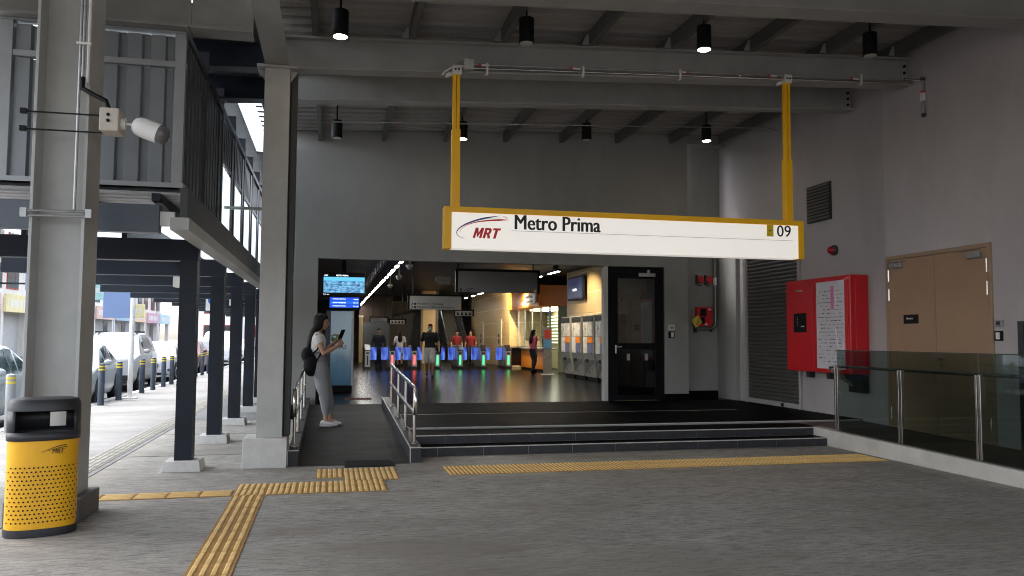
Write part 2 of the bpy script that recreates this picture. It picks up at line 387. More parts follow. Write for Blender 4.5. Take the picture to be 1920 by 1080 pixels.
def handrail(x, label):
    e = thing('handrail', label, 'handrail', (x, 10.3, .19), 'ramp handrails')
    zt = lambda y: .195+(y-10.08)*.0379
    for i, y in enumerate((10.3, 11.5, 12.75, 14.2)):
        p = build(MB().cyl((x, y, zt(y)), (x, y, zt(y)+.70), .021, 12), 'post', M_chrome, e, smooth=True)
        build(MB().lathe([(.045, 0), (.045, .012), (.03, .02), (.022, .022)], (x, y, zt(y)), n=14), 'base_flange', M_chrome, p, smooth=True)
    y0 = 10.3; a = zt(y0)
    pts = [(x, 14.5, zt(14.5)+.71), (x, y0, a+.71)]
    for k in range(1, 10):
        t = math.pi*k/10; pts.append((x, y0-.14*math.sin(t)-.03, a+.71-.165+.165*math.cos(t)))
    pts += [(x, y0, a+.38), (x, 14.5, zt(14.5)+.38)]
    build(MB().tube(pts, .024, 12), 'top_rail', M_chrome, e, smooth=True)
handrail(1.07, 'stainless steel ramp handrail beside the black steps')
handrail(-.405, 'stainless steel ramp handrail the woman leans on')

# ---------------------------------------------------------------- walls of the entrance
zb = lambda x: 4.92+.053*(x+.4)         # underside of the sloping beams
fw = thing('facade_wall', 'grey plastered station wall above and around the wide entrance', 'wall', (3.5, 15.8, 0))
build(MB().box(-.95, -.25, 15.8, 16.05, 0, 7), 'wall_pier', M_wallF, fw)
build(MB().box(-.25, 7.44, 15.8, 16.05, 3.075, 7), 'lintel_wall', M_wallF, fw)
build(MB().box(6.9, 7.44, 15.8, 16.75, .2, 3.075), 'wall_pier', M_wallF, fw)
build(MB().box(6.88, 7.452, 15.785, 15.8, .265, .40), 'skirting', M_black, fw)
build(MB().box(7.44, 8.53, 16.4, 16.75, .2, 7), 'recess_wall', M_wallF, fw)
build(MB().box(7.44, 8.5, 16.385, 16.4, .265, .42), 'skirting', M_black, fw)
build(MB().box(7.44, 8.5, 16.05, 16.4, 5.83, 6.05), 'recess_head', M_wallF, fw)
build(MB().box(7.442, 8.49, 15.795, 16.395, 6.07, 6.15), 'recess_cap', M_wallF, fw)
build(MB().box(-.95, 8.49, 15.6, 15.795, 6.45, 6.5), 'roof_flashing', M_dark, fw)
build(MB().box(8.42, 8.5, 15.55, 16.4, .2, 3.7), 'wall_pier', M_wallF, fw)
build(MB().box(-.262, 6.9, 15.79, 15.80, 3.068, 3.095), 'opening_trim', mat('opening_edge', (.3, .3, .29), .5), fw)
sw = thing('side_wall', 'tall grey plastered side wall with shutter, cabinet and double door', 'wall', (8.6, 6, 0))
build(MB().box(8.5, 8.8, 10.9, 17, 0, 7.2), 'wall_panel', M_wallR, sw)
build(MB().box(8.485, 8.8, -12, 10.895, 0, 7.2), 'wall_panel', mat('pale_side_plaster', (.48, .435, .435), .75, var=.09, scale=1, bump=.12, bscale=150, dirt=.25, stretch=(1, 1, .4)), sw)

# ---------------------------------------------------------------- roof
RF = thing('canopy_roof', 'sloping corrugated metal roof on dark purlins over the entrance', 'roof', (3.5, 9, 5))
def deckmesh(x0, x1, y0, y1, h=.075, p=.27):
    prof = []; y = y0
    while y < y1:
        prof += [(y, 0), (y+p*.55, 0), (y+p*.65, h), (y+p*.9, h)]; y += p
    prof.append((y1, 0)); mb = MB(); n = len(prof)
    vs = [(x0, a, zb(x0)+.625+b) for a, b in prof]+[(x1, a, zb(x1)+.625+b) for a, b in prof]
    vs += [(x0, y0, zb(x0)+.74), (x0, y1, zb(x0)+.74), (x1, y0, zb(x1)+.74), (x1, y1, zb(x1)+.74)]
    fs = [(i, i+1, n+i+1, n+i) for i in range(n-1)]+[(2*n, 2*n+1, 2*n+3, 2*n+2)]
    return mb.add(vs, fs)
for a, b in ((-.9, 3.42), (3.424, 8.49)): build(deckmesh(a, b, -6.0, 15.79), 'deck_sheet', M_deck, RF)
for i, x in enumerate((-.26, .957, 2.178, 3.40, 4.60, 5.82, 7.04, 8.2)):
    z = zb(x)
    build(MB().box(x-.03, x+.03, -6.0, 15.78, z+.43, z+.62).box(x-.03, x+.05, -6.0, 15.78, z+.425, z+.433), 'purlin', mat('purlin_paint', (.11, .11, .108), .5, var=.15), RF)
for i, x in enumerate((.957, 2.178, 3.40, 4.60, 5.82, 7.04, 8.2)):
    z = zb(x)+.43
    build(MB().prism([(x-.13, z), (x-.032, z), (x-.032, z+.15), (x-.06, z+.15)], 'y', 10.19, 10.2), 'cleat', M_steel, RF)
def ibeam(label, yc, x0, x1, bw=.24, d=.42, m=M_steel, bolts=False):
    e = thing('roof_beam', label, 'beam', ((x0+x1)/2, yc, zb((x0+x1)/2)), 'main roof beams')
    def bar(y0, y1, a, b):
        return MB().hexa([(x0, y0, zb(x0)+a), (x1, y0, zb(x1)+a), (x1, y1, zb(x1)+a), (x0, y1, zb(x0)+a), (x0, y0, zb(x0)+b), (x1, y0, zb(x1)+b), (x1, y1, zb(x1)+b), (x0, y1, zb(x0)+b)])
    build(bar(yc-bw/2, yc+bw/2, 0, .022), 'bottom_flange', m, e)
    build(bar(yc-.012, yc+.012, .022, d-.022), 'web', m, e)
    build(bar(yc-bw/2, yc+bw/2, d-.022, d), 'top_flange', m, e)
    if bolts:
        build(MB().box(x1-.13, x1-.02, yc-.03, yc-.012, zb(x1)+.05, zb(x1)+d-.05), 'end_plate', m, e)
        for k in range(3): build(MB().cyl((x1-.075, yc-.03, zb(x1)+.1+k*.1), (x1-.075, yc-.055, zb(x1)+.1+k*.1), .022, 6), 'bolt', M_blackm, e)
    return e
ibeam('grey roof beam that carries the yellow sign posts', 10.32, -.86, 8.48, bolts=True)
ibeam('grey roof beam behind the one with the conduits', 11.68, -.86, 8.48, bolts=True)
ibeam('shade-darkened beam stub between the clad box and the pale column head', 10.32, -3.4, -.87, m=M_navy)  # grey beams carried on; their shade is put into the navy colour
ibeam('shade-darkened beam stub behind the first one beside the clad box', 11.68, -3.4, -.87, m=M_navy)
ibeam('big pale grey roof beam crossing the top of the view', 7.86, -.55, 8.48, bw=.3, d=.6, m=mat('pale_beam_paint', (.3, .295, .28), .48, var=.08, scale=2, dirt=.15))
# beam running back to the column head, and the one over the clad box
e = thing('roof_beam', 'grey beam running from the column head towards the viewer overhead', 'beam', (-.69, 8, 4.9), 'main roof beams')
build(MB().box(-.84, -.56, 2.5, 10.19, 4.9, 4.925), 'bottom_flange', M_steel, e)
build(MB().box(-.71, -.69, 2.5, 10.19, 4.925, 5.38), 'web', M_steel, e)
M_boxbeam = mat('box_beam_shade', (.22, .218, .205), .5, var=.1, dirt=.2)  # same steel paint, coloured darker to stand in for shade
e = thing('roof_beam', 'grey beam passing over the corrugated clad box', 'beam', (-2.4, 8.6, 4.7), 'main roof beams')
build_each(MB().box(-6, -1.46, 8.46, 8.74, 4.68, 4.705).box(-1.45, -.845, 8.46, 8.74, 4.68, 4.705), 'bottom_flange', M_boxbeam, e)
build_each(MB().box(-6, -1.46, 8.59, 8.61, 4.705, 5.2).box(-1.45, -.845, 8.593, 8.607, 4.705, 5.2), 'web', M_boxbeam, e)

# conduits and sign brackets along the beam
cz = lambda x: zb(x)-.01
cd = thing('conduit', 'thin steel conduits clipped along the roof beam with red tape', 'conduit', (5, 10.1, 5))
build(MB().tube([(1.7, 10.15, cz(1.7)+.105), (8.2, 10.15, cz(8.2)+.06), (8.4, 10.1, cz(8.4)+.06), (8.46, 10.0, 5.4)], .011, 8), 'tube', M_galv, cd, smooth=True)
build(MB().tube([(1.7, 10.15, cz(1.7)+.055), (8.15, 10.15, cz(8.15)+.01), (8.38, 10.1, cz(8.4)+.04), (8.455, 9.97, 5.39)], .012, 8), 'tube', M_chrome, cd, smooth=True)
build(MB().tube([(8.45, 9.96, 5.39), (8.45, 9.96, 4.88)], .02, 8), 'tube', M_galv, cd, smooth=True)
for z in (5.4, 4.86): build(MB().ell((8.45, 9.96, z), (.035, .035, .035), 10, 6), 'end_joint', M_dark, cd, smooth=True)
build(MB().box(8.42, 8.475, 9.935, 9.985, 5.07, 5.19), 'tape_band', M_white, cd); build(MB().box(8.42, 8.475, 9.935, 9.985, 5.195, 5.22), 'tape_band', mat('red_tape', (.6, .03, .02), .5), cd)
build(MB().box(1.63, 1.76, 10.06, 10.15, cz(1.7)+.02, cz(1.7)+.15), 'junction_box', mat('pale_grey_plastic', (.5, .49, .45), .5), cd, bevel=.006)
for x in (1.95, 3.27, 4.68, 7.55):
    build(MB().box(x-.012, x+.012, 10.12, 10.145, cz(x)-.03, cz(x)+.12).box(x-.03, x+.01, 10.12, 10.16, cz(x)-.035, cz(x)-.02), 'clip', M_white, cd)
for x, f in ((1.83, 1), (3.08, 1), (4.82, -1), (6.03, 1), (7.37, 1)):
    build(MB().cyl((x, 10.15, cz(x)+.104-.007*(x-1.7)), (x+.04*f, 10.15, cz(x)+.104-.007*(x-1.7)), .015, 8), 'tape_band', MATS['red_tape'], cd)
    build(MB().cyl((x+.045*f, 10.15, cz(x)+.104-.007*(x-1.7)), (x+.15*f, 10.15, cz(x)+.104-.007*(x-1.7)), .015, 8), 'tape_band', M_white, cd)
build(MB().ell((5.6, 10.14, cz(5.6)+.06), (.03, .03, .03), 10, 6), 'round_box', M_galv, cd, smooth=True)
build(MB().tube([(1.64, 10.12, cz(1.6)+.07), (1.5, 10.1, cz(1.5)+.06), (1.38, 10.1, cz(1.4)-.02), (1.35, 10.12, cz(1.4)-.06)], .012, 8), 'flex_tube', M_white, cd, smooth=True)
tag(build(MB().tube([(.0, 13.8, 5.22), (8.25, 13.8, 5.64), (8.4, 13.8, 5.6)], .011, 6), 'sprinkler_pipe', M_galv, smooth=True), 'thin steel pipe hung below the rear purlins', 'pipe')

# downlights
M_lit = emat('lit_lamp', (1, .82, .55), 14); M_unlit = mat('lamp_lens', (.45, .44, .42), .3)
def downlight(x, y, lit, label):
    z0 = zb(x)+.05
    e = thing('downlight', label, 'lamp', (x, y, z0), 'cylinder downlights under the roof')
    build(MB().lathe([(.088, 0), (.092, .004), (.092, .3), (.085, .306), (.012, .308), (.012, .57)], (x, y, z0), n=24), 'housing', M_blackm, e, smooth=True)
    build(MB().lathe([(.078, -.004), (.078, .004)], (x, y, z0), n=24), 'lens', M_lit if lit else M_unlit, e)
    if lit:
        ld = bpy.data.lights.new('lamp_glow', 'SPOT'); ld.energy = 5; ld.spot_size = R(46); ld.spot_blend = .5; ld.color = (1, .82, .58); ld.shadow_soft_size = .06
        lo = bpy.data.objects.new('lamp_glow', ld); COL.objects.link(lo); lo.parent = e; lo.location = (0, 0, -.03)
names = ['nearest the grey column', 'second from the grey column', 'third from the grey column', 'nearest the side wall']
for k, x in enumerate((.05, 2.25, 4.58, 7.0)):
    downlight(x, 9.2, k in (0, 2), ('lit' if k in (0, 2) else 'unlit')+' black cylinder downlight in the front row, '+names[k])
    downlight(x, 14.0, k in (1, 3), ('lit' if k in (1, 3) else 'unlit')+' black cylinder downlight in the rear row, '+names[k])

# ---------------------------------------------------------------- columns
ca = thing('steel_column', 'pale grey steel column standing between walkway and ramp on a square plinth', 'column', (-.66, 10.1, 0))
build(MB().box(-.98, -.475, 9.95, 10.5, 0, .345), 'plinth', M_plinth, ca, bevel=.008)
build(MB().box(-.84, -.54, 10.08, 10.115, .345, 4.86), 'flange', M_steelB, ca, bevel=.003)
build(MB().box(-.70, -.68, 10.115, 10.4, .345, 4.86), 'web', M_steelB, ca)
build(MB().box(-.84, -.54, 10.4, 10.435, .345, 4.86), 'flange', M_steelB, ca, bevel=.003)
build(MB().box(-.935, -.45, 10.05, 10.46, 4.86, 4.892), 'cap_plate', M_steelB, ca)
for s in (-.93, -.455):
    build(MB().prism([(s, 4.86), (-.84 if s < -.6 else -.54, 4.86), (-.84 if s < -.6 else -.54, 4.72)], 'y', 10.2, 10.215), 'gusset', M_steelB, ca)
text('P1', 'stencil', mat('faded_stencil', (.36, .34, .2), .6), ca, .14, .16, (-.76, 10.079, 3.8)) if False else None
build(MB().box(-.535, -.455, 10.22, 10.38, .346, 4.859), 'dark_strip', M_dark, ca, bevel=.01)  # dark upright strip beside the column
cb = thing('steel_column', 'big grey steel column behind the yellow litter bin', 'column', (-2.25, 7.6, 0))
build(MB().box(-2.56, -1.99, 7.32, 7.92, 0, .2), 'plinth', mat('dark_plinth', (.16, .155, .15), .8, scale=4, dirt=.3, bump=.2), cb, bevel=.008)
build(MB().box(-2.49, -2.465, 7.42, 7.82, .2, 6.2), 'flange', M_steelB, cb, bevel=.003)
build(MB().box(-2.465, -2.085, 7.61, 7.632, .2, 6.2), 'web', M_steelB, cb)
build(MB().box(-2.085, -2.06, 7.42, 7.82, .2, 6.2), 'flange', M_steelB, cb, bevel=.003)
build_each(MB().box(-2.7, -1.9, 7.38, 7.41, 2.545, 2.6).box(-2.6, -1.95, 7.385, 7.405, 2.56, 2.575), 'clamp_bar', M_chrome, cb, bevel=.004) if False else None
build_each(MB().tube([(-2.52, 7.40, 2.56), (-2.03, 7.40, 2.565)], .012, 8).tube([(-2.52, 7.40, 2.60), (-2.03, 7.40, 2.605)], .012, 8).box(-2.55, -2.5, 7.38, 7.42, 2.545, 2.62).box(-2.05, -2.0, 7.38, 7.42, 2.55, 2.625), 'clamp_bar', M_galv, cb, smooth=True)
for x, z0, z1 in ((-2.14, 2.62, 6.2), (-2.115, 3.75, 6.2), (-2.075, 3.72, 6.2)):
    build(MB().cyl((x, 7.40, z0), (x, 7.40, z1), .013, 8), 'conduit_tube', M_galv if x < -2.1 else M_white, cb, smooth=True)
for z in (4.05, 4.45): build(MB().box(-2.17, -2.05, 7.375, 7.39, z, z+.02), 'conduit_clip', M_white, cb)
build(MB().tube([(-2.11, 7.39, 3.76), (-2.1, 7.36, 3.66), (-2.0, 7.33, 3.6), (-1.9, 7.31, 3.55), (-1.87, 7.3, 3.47)], .02, 10), 'flex_hose', M_blackm, cb, smooth=True)
# strap-mounted box with white capsule lamp
lp = thing('security_light', 'beige box with a white capsule lamp strapped to the big column', 'lamp', (-1.85, 7.25, 3.3))
for z in (3.435, 3.285):
    build(MB().box(-2.56, -1.86, 7.385, 7.395, z, z+.012), 'strap', M_blackm, lp)
    build(MB().box(-2.58, -2.53, 7.37, 7.41, z-.015, z+.03), 'clamp', M_blackm, lp, bevel=.004)
build(MB().box(-1.905, -1.755, 7.14, 7.36, 3.255, 3.45), 'box', mat('beige_plastic', (.55, .5, .43), .5, dirt=.2), lp, bevel=.008)
for z in (3.34, 3.39): build(MB().cyl((-1.835, 7.13, z), (-1.835, 7.145, z), .014, 10), 'plug', M_blackm, lp)
build_each(MB().cyl((-1.755, 7.25, 3.345), (-1.72, 7.25, 3.345), .05, 14).cyl((-1.72, 7.25, 3.345), (-1.6, 7.23, 3.335), .012, 8), 'arm', M_white, lp, smooth=True)
d = Vector((.93, -.08, -.34)).normalized(); c0 = Vector((-1.52, 7.2, 3.29)); pts = []; rr = []
for t, r in ((-.15, .01), (-.145, .035), (-.13, .06), (-.10, .078), (-.05, .085), (.08, .085)): pts.append(c0+d*t); rr.append(r)
build(MB().tube(pts, rr, 20), 'lamp_shade', M_white, lp, smooth=True)
pts = [c0+d*t for t in (.08, .12, .145, .16, .165)]
build(MB().tube(pts, [.0851, .08, .062, .035, .01], 20), 'lens_dome', mat('smoked_dome', (.12, .12, .12), .25), lp, smooth=True)
# ---------------------------------------------------------------- clad box over the walkway
bx = thing('clad_box', 'corrugated metal clad box raised above the walkway canopy', 'cladding', (-2.3, 9, 3.05))
Xl, Xr, Yf, Zl, Zh = -3.22, -1.5, 8.6, 3.1, 4.66
def corr_front(x0, x1, z0, z1, yy, p=.225, h=.04):
    prof = []; x = x0
    while x < x1-.01:
        prof += [(x, 0), (min(x+p*.6, x1), 0), (min(x+p*.68, x1), h), (min(x+p*.92, x1), h)]; x += p
    prof.append((x1, 0)); n = len(prof)
    vs = [(a, yy+b, z0) for a, b in prof]+[(a, yy+b, z1) for a, b in prof]+[(x0, yy+.06, z0), (x1, yy+.06, z0), (x0, yy+.06, z1), (x1, yy+.06, z1)]
    return MB().add(vs, [(i, i+1, n+i+1, n+i) for i in range(n-1)]+[(2*n, 2*n+1, 2*n+3, 2*n+2)])
for k in range(2):
    a = Xl+.13+k*.80
    build(corr_front(a, a+.795, Zl+.001, 4.30, Yf+.05), 'cladding_sheet', M_clad, bx)
    build(corr_front(a, a+.795, 4.37, Zh-.02, Yf+.05), 'cladding_sheet', M_clad, bx)
M_frame = mat('light_frame_steel', (.3, .31, .32), .45, metal=.3, var=.1)
build(MB().box(Xl, Xl+.12, Yf, Yf+.12, Zl, Zh), 'post', M_frame, bx, bevel=.004)
build(MB().box(Xr-.1, Xr, Yf, Yf+.12, Zl, Zh), 'post', M_frame, bx, bevel=.004)
build(MB().box(Xl+.12, Xr-.1, Yf+.01, Yf+.1, 4.305, 4.365), 'rail', M_frame, bx)
build(MB().box(Xl, Xr, Yf-.01, Yf+.12, Zh, Zh+.015), 'rail', M_frame, bx)
build(MB().box(Xl-1.5, Xr+.02, Yf-.03, Yf+.1, Zl-.05, Zl), 'flashing', M_frame, bx)
M_sidecl = mat('shaded_side_sheet', (.03, .033, .04), .5, var=.15, scale=2)  # shade on the box side put into a darker cladding colour
# side: solid sheet, then upright slats with gaps
def corr_side(y0, y1, z0, z1, xx, p=.225, h=.04):
    prof = []; y = y0
    while y < y1-.01:
        prof += [(y, 0), (min(y+p*.6, y1), 0), (min(y+p*.68, y1), -h), (min(y+p*.92, y1), -h)]; y += p
    prof.append((y1, 0)); n = len(prof)
    vs = [(xx+b, a, z0) for a, b in prof]+[(xx+b, a, z1) for a, b in prof]+[(xx-.06, y0, z0), (xx-.06, y1, z0), (xx-.06, y0, z1), (xx-.06, y1, z1)]
    return MB().add(vs, [(i, i+1, n+i+1, n+i) for i in range(n-1)]+[(2*n, 2*n+1, 2*n+3, 2*n+2)])
for y0, y1 in ((8.73, 10.1), (10.2, 11.5)): build(corr_side(y0, y1, Zl, Zh+.1, Xr-.02), 'cladding_sheet', M_sidecl, bx)
def polymat():
    m = mat('translucent_sheet', (.75, .8, .82), .4, var=.08); nt = m.node_tree; b = nt.nodes['Principled BSDF']
    t = nt.nodes.new('ShaderNodeBsdfTranslucent'); t.inputs[0].default_value = (.85, .9, .92, 1); mx = nt.nodes.new('ShaderNodeMixShader'); mx.inputs[0].default_value = .75
    nt.links.new(b.outputs[0], mx.inputs[1]); nt.links.new(t.outputs[0], mx.inputs[2]); nt.links.new(mx.outputs[0], nt.nodes['Material Output'].inputs[0]); return m
M_poly = polymat()
y = 11.75
while y < 21.5:
    build(corr_side(y, y+1.0, Zl-.02, 3.95, Xr-.02, p=.2, h=.05), 'translucent_sheet', M_poly, bx); build(corr_side(y, y+1.0, 4.0, 4.6, Xr-.02, p=.2, h=.05), 'cladding_sheet', M_sidecl, bx)
    y += 1.45
for k in range(9): build(MB().box(Xr-.12, Xr, 10.11+k*1.45, 10.19+k*1.45, Zl-.05, 5.0), 'post', M_sidecl, bx)
for k in range(1, 8): build(MB().box(Xr-.1, Xr-.01, 11.3+(k-1)*1.45, 11.74+(k-1)*1.45, Zl-.02, 4.6), 'side_panel', M_sidecl, bx)
build(MB().box(Xr-.1, Xr, 8.72, 21.6, 4.66, 4.74), 'rail', M_sidecl, bx)
build(MB().box(Xr-.085, Xr-.015, 11.6, 21.6, 4.0, 4.05), 'rail', M_sidecl, bx)
build(MB().box(Xr-.02, -.86, 12.0, 12.05, 3.38, 3.42), 'tie_bar', M_steel, bx)
build(MB().box(-6, -.93, -6, 9.25, 5.28, 5.33), 'shading_soffit', M_deck, RF)  # roof over the left, added to block sky light on box and column
# dark soffit between box and column, with a translucent rooflight strip
sf = thing('soffit', 'dark soffit beside the column with a bright rooflight strip', 'soffit', (-1.2, 12, 4.95))
build_each(MB().box(-2.2, -.92, 9.3, 12.7, 5.22, 5.27).box(-2.2, -1.5, 12.7, 16.6, 5.22, 5.27).box(-1.12, -.92, 12.7, 16.6, 5.22, 5.27).box(-2.2, -.92, 16.6, 22, 5.22, 5.27), 'soffit_panel', M_dark, sf)
build(MB().box(-1.5, -1.12, 12.7, 16.6, 5.28, 5.285), 'rooflight', glassmat('rooflight_sheet', (.85, .87, .9), .02, .3), sf)
for k in range(13): build(MB().box(-1.22, -1.12, 12.8+k*.3, 12.84+k*.3, 5.2, 5.218), 'louvre_bar', M_dark, sf)

# ---------------------------------------------------------------- walkway canopy
M_blue = mat('bluegrey_beam', (.075, .088, .11), .42, var=.15, scale=3, dirt=.3)
M_gdeck = mat('galvanised_deck', (.75, .76, .78), .4, metal=.1, var=.12, scale=2, dirt=.2)
cn = thing('walkway_canopy', 'dark steel canopy with metal deck along the street walkway', 'canopy', (-3, 14, 2.4))
def deck2(x0, x1, y0, y1, z, h=.04, p=.2):
    prof = []; y = y0
    while y < y1: prof += [(y, 0), (y+p*.5, 0), (y+p*.6, h), (y+p*.9, h)]; y += p
    prof.append((y1, 0)); n = len(prof)
    vs = [(x0, a, z+b) for a, b in prof]+[(x1, a, z+b) for a, b in prof]+[(x0, y0, z+.07), (x0, y1, z+.07), (x1, y0, z+.07), (x1, y1, z+.07)]
    return MB().add(vs, [(i, i+1, n+i+1, n+i) for i in range(n-1)]+[(2*n, 2*n+1, 2*n+3, 2*n+2)])
build(deck2(-4.75, -1.52, 8.56, 9.95, 2.98), 'deck_sheet', M_gdeck, cn)
build(deck2(-4.4, -1.52, 9.98, 40, 3.0), 'deck_sheet', M_poly, cn)
for x in (-2.46, -1.72): build(MB().hexa([(x-.04, 8.5, 2.9), (x+.04, 8.5, 2.9), (x+.04, 9.9, 2.83), (x-.04, 9.9, 2.83), (x-.04, 8.5, 2.975), (x+.04, 8.5, 2.975), (x+.04, 9.9, 2.975), (x-.04, 9.9, 2.975)]), 'joist', M_navy, cn)
for x in (-3.4, -2.35): build(MB().box(x-.03, x+.03, 10, 40, 2.69, 2.995), 'joist', M_navy, cn)
build(MB().box(-5.6, -1.69, 8.53, 8.67, 2.585, 2.865), 'cross_beam', M_blue, cn, bevel=.004)
build(MB().box(-1.688, -1.55, 8.56, 8.64, 2.66, 2.80), 'sky_gap_plate', M_white, cn)  # white plate standing in for bright sky in the beam gap
build(MB().box(-1.44, -1.37, 8.2, 40, 2.70, 2.99), 'fascia', M_dark, cn)
for k in range(22): build(MB().box(-1.52, -1.35, 8.18+k*1.45, 8.18+k*1.45+1.443, 2.575, 2.695), 'gutter_strip', M_steelB, cn)
for k in range(12):
    y = 10.05+2.48*k
    build(MB().box(-4.5, -1.53, y-.09, y+.09, 2.435, 2.685), 'cross_beam', M_navy, cn)
pos = ['nearest the yellow litter bin', 'second in the row', 'third in the row', 'fourth in the row', 'fifth in the row', 'sixth in the row', 'seventh in the row', 'eighth in the row']
for k in range(6):
    y = 10.05+2.48*k
    e = thing('canopy_column', 'dark navy canopy column on a low concrete footing, '+pos[k], 'column', (-1.63, y, 0), 'walkway canopy columns')
    f = MB().hexa([(-1.85, y-.2, 0), (-1.42, y-.2, 0), (-1.42, y+.2, 0), (-1.85, y+.2, 0), (-1.82, y-.17, .12), (-1.44, y-.17, .12), (-1.44, y+.17, .12), (-1.82, y+.17, .12)])
    build(f, 'footing', M_plinth, e, bevel=.006)
    build(MB().box(-1.725, -1.71, y-.1, y+.1, .12, 2.43).box(-1.71, -1.55, y-.012, y+.012, .12, 2.43).box(-1.55, -1.535, y-.1, y+.1, .12, 2.43), 'shaft', M_navy, e)
    build(MB().box(-1.71, -1.55, y-.098, y-.083, .12, 2.43), 'cover_plate', M_navy, e)
    build_each(MB().box(-1.727, -1.533, y-.105, y-.1005, .98, 1.0).box(-1.727, -1.533, y-.104, y-.1005, 1.25, 1.256), 'band', M_navy, e)
tag(build(MB().box(-2.53, -2.38, 14.0, 14.3, 2.36, 2.8), 'speaker_box', mat('cream_plastic', (.62, .6, .55), .5), bevel=.01), 'cream box hanging under the canopy by the first navy column', 'box')
hs = thing('hanging_sign', 'white hanging sign with a blue disc under the canopy', 'sign', (-2.8, 22, 2.25))
build(MB().box(-3.16, -2.78, 22, 22.08, 2.22, 2.72), 'panel', M_white, hs, bevel=.004)
build(MB().cyl((-2.98, 21.995, 2.5), (-2.98, 21.985, 2.5), .13, 24), 'disc', mat('sign_blue', (.03, .12, .45), .4), hs)
build(MB().box(-3.02, -2.95, 22.02, 22.05, 2.72, 2.82), 'hanger', M_dark, hs)
ar = thing('arrow_sign', 'dark hanging sign with a white upward arrow', 'sign', (-2.55, 22, 2.3))
build(MB().box(-2.74, -2.36, 22, 22.08, 2.28, 2.72), 'panel', M_navy, ar)
build(MB().prism([(-2.55, 2.66), (-2.43, 2.54), (-2.52, 2.54), (-2.52, 2.36), (-2.58, 2.36), (-2.58, 2.54), (-2.67, 2.54)], 'y', 21.99, 22.0), 'arrow', M_white, ar)

# ---------------------------------------------------------------- litter bin
bn = thing('litter_bin', 'yellow perforated litter bin with black hood in front of the big column', 'bin', (-2.20, 7.08, 0))
ba = R(20)
def oval(a, b, z, n=44, e=2.5):
    r = []
    for k in range(n):
        t = 2*math.pi*k/n; c, s = math.cos(t), math.sin(t)
        u = a*abs(c)**(2/e)*(1 if c >= 0 else -1); v = b*abs(s)**(2/e)*(1 if s >= 0 else -1)
        r.append((-2.20+u*math.cos(ba)-v*math.sin(ba), 7.08+u*math.sin(ba)+v*math.cos(ba), z))
    return r
A, B = .252, .175
M_hood = mat('bin_black_plastic', (.03, .03, .034), .45, var=.2, scale=8)
M_biny = mat('bin_yellow_paint', (.88, .45, .01), .4, var=.1, scale=3, dirt=.3)
build(MB().rings([oval(A, B, .0), oval(A+.004, B+.004, .02), oval(A+.004, B+.004, .062)]), 'base', M_hood, bn, smooth=True)
build(MB().rings([oval(A-.004, B-.004, .06), oval(A-.004, B-.004, .735)]), 'body', M_biny, bn, smooth=True)
# hood with a real opening: a ring of wall segments left out at the front
def onface(u, z, off=0.):            # u along the wide axis, front side
    v = -(B+off)*(max(0, 1-abs(u/A)**2.5))**(1/2.5)
    return (-2.20+u*math.cos(ba)-v*math.sin(ba), 7.08+u*math.sin(ba)+v*math.cos(ba), z)
hood = MB()
lo, mid0, mid1, hi = oval(A+.006, B+.006, .735), oval(A+.006, B+.006, .80), oval(A+.004, B+.004, .965), oval(A+.002, B+.002, 1.02)
hood.rings([lo, mid0], False); hood.rings([mid1, hi, oval(A-.015, B-.015, 1.05), oval(A-.05, B-.05, 1.058)], True)
n = 44; vs = mid0+mid1
hood.add(vs, [(k, (k+1) % n, n+(k+1) % n, n+k) for k in range(n) if not (27 <= k <= 38)])
hood.rings([oval(A-.03, B-.03, .74), oval(A-.03, B-.03, .745)])
ho = build(hood, 'hood', M_hood, bn, smooth=True)
m_ = ho.modifiers.new('thick', 'SOLIDIFY'); m_.thickness = .012; m_.offset = -1
pl = MB(); N_ = 5
us = [.03+.022*k for k in range(N_+1)]
pl.rings([[onface(u, .845, -.012) for u in us]+[onface(u, .845, -.02) for u in reversed(us)], [onface(u, .955, -.012) for u in us]+[onface(u, .955, -.02) for u in reversed(us)]])
build(pl, 'ash_plate', mat('ash_plate_steel', (.55, .55, .53), .35, metal=.4), ho)
dots = MB()
for r in range(14):
    for c in range(16):
        u = -.232+.030*c+(.015 if r % 2 else 0)
        if abs(u) > A-.014: continue
        z = .115+r*.032; p = Vector(onface(u, z, -.002)); q = Vector(onface(u+.004, z, -.002)); t = (q-p).normalized(); nrm = t.cross(Vector((0, 0, 1)))
        p = p+nrm*.0012; zz = Vector((0, 0, 1))
        dots.add([p+(t*math.cos(a)+zz*math.sin(a))*.0072 for a in [k*math.pi/3 for k in range(6)]], [(0, 1, 2, 3, 4, 5)])
tag(build(dots, 'perforation', M_blackm, bn), kind='stuff')
bc = (math.cos(ba), math.sin(ba), 0); M_dk = mat('print_brown', (.06, .035, .01), .6, var=0)
def binface(u, z): p = Vector(onface(u, z, -.004)); return p+Vector((math.sin(ba), -math.cos(ba), 0))*.004
text('MRT', 'lettering', M_dk, bn, .085, .035, binface(.055, .635)+Vector((0, -.012, 0)), bc, bold=.02, shear=.3)
text('RAPID KL', 'lettering', M_dk, bn, .12, .016, binface(.03, .6)+Vector((0, -.012, 0)), bc) if False else None
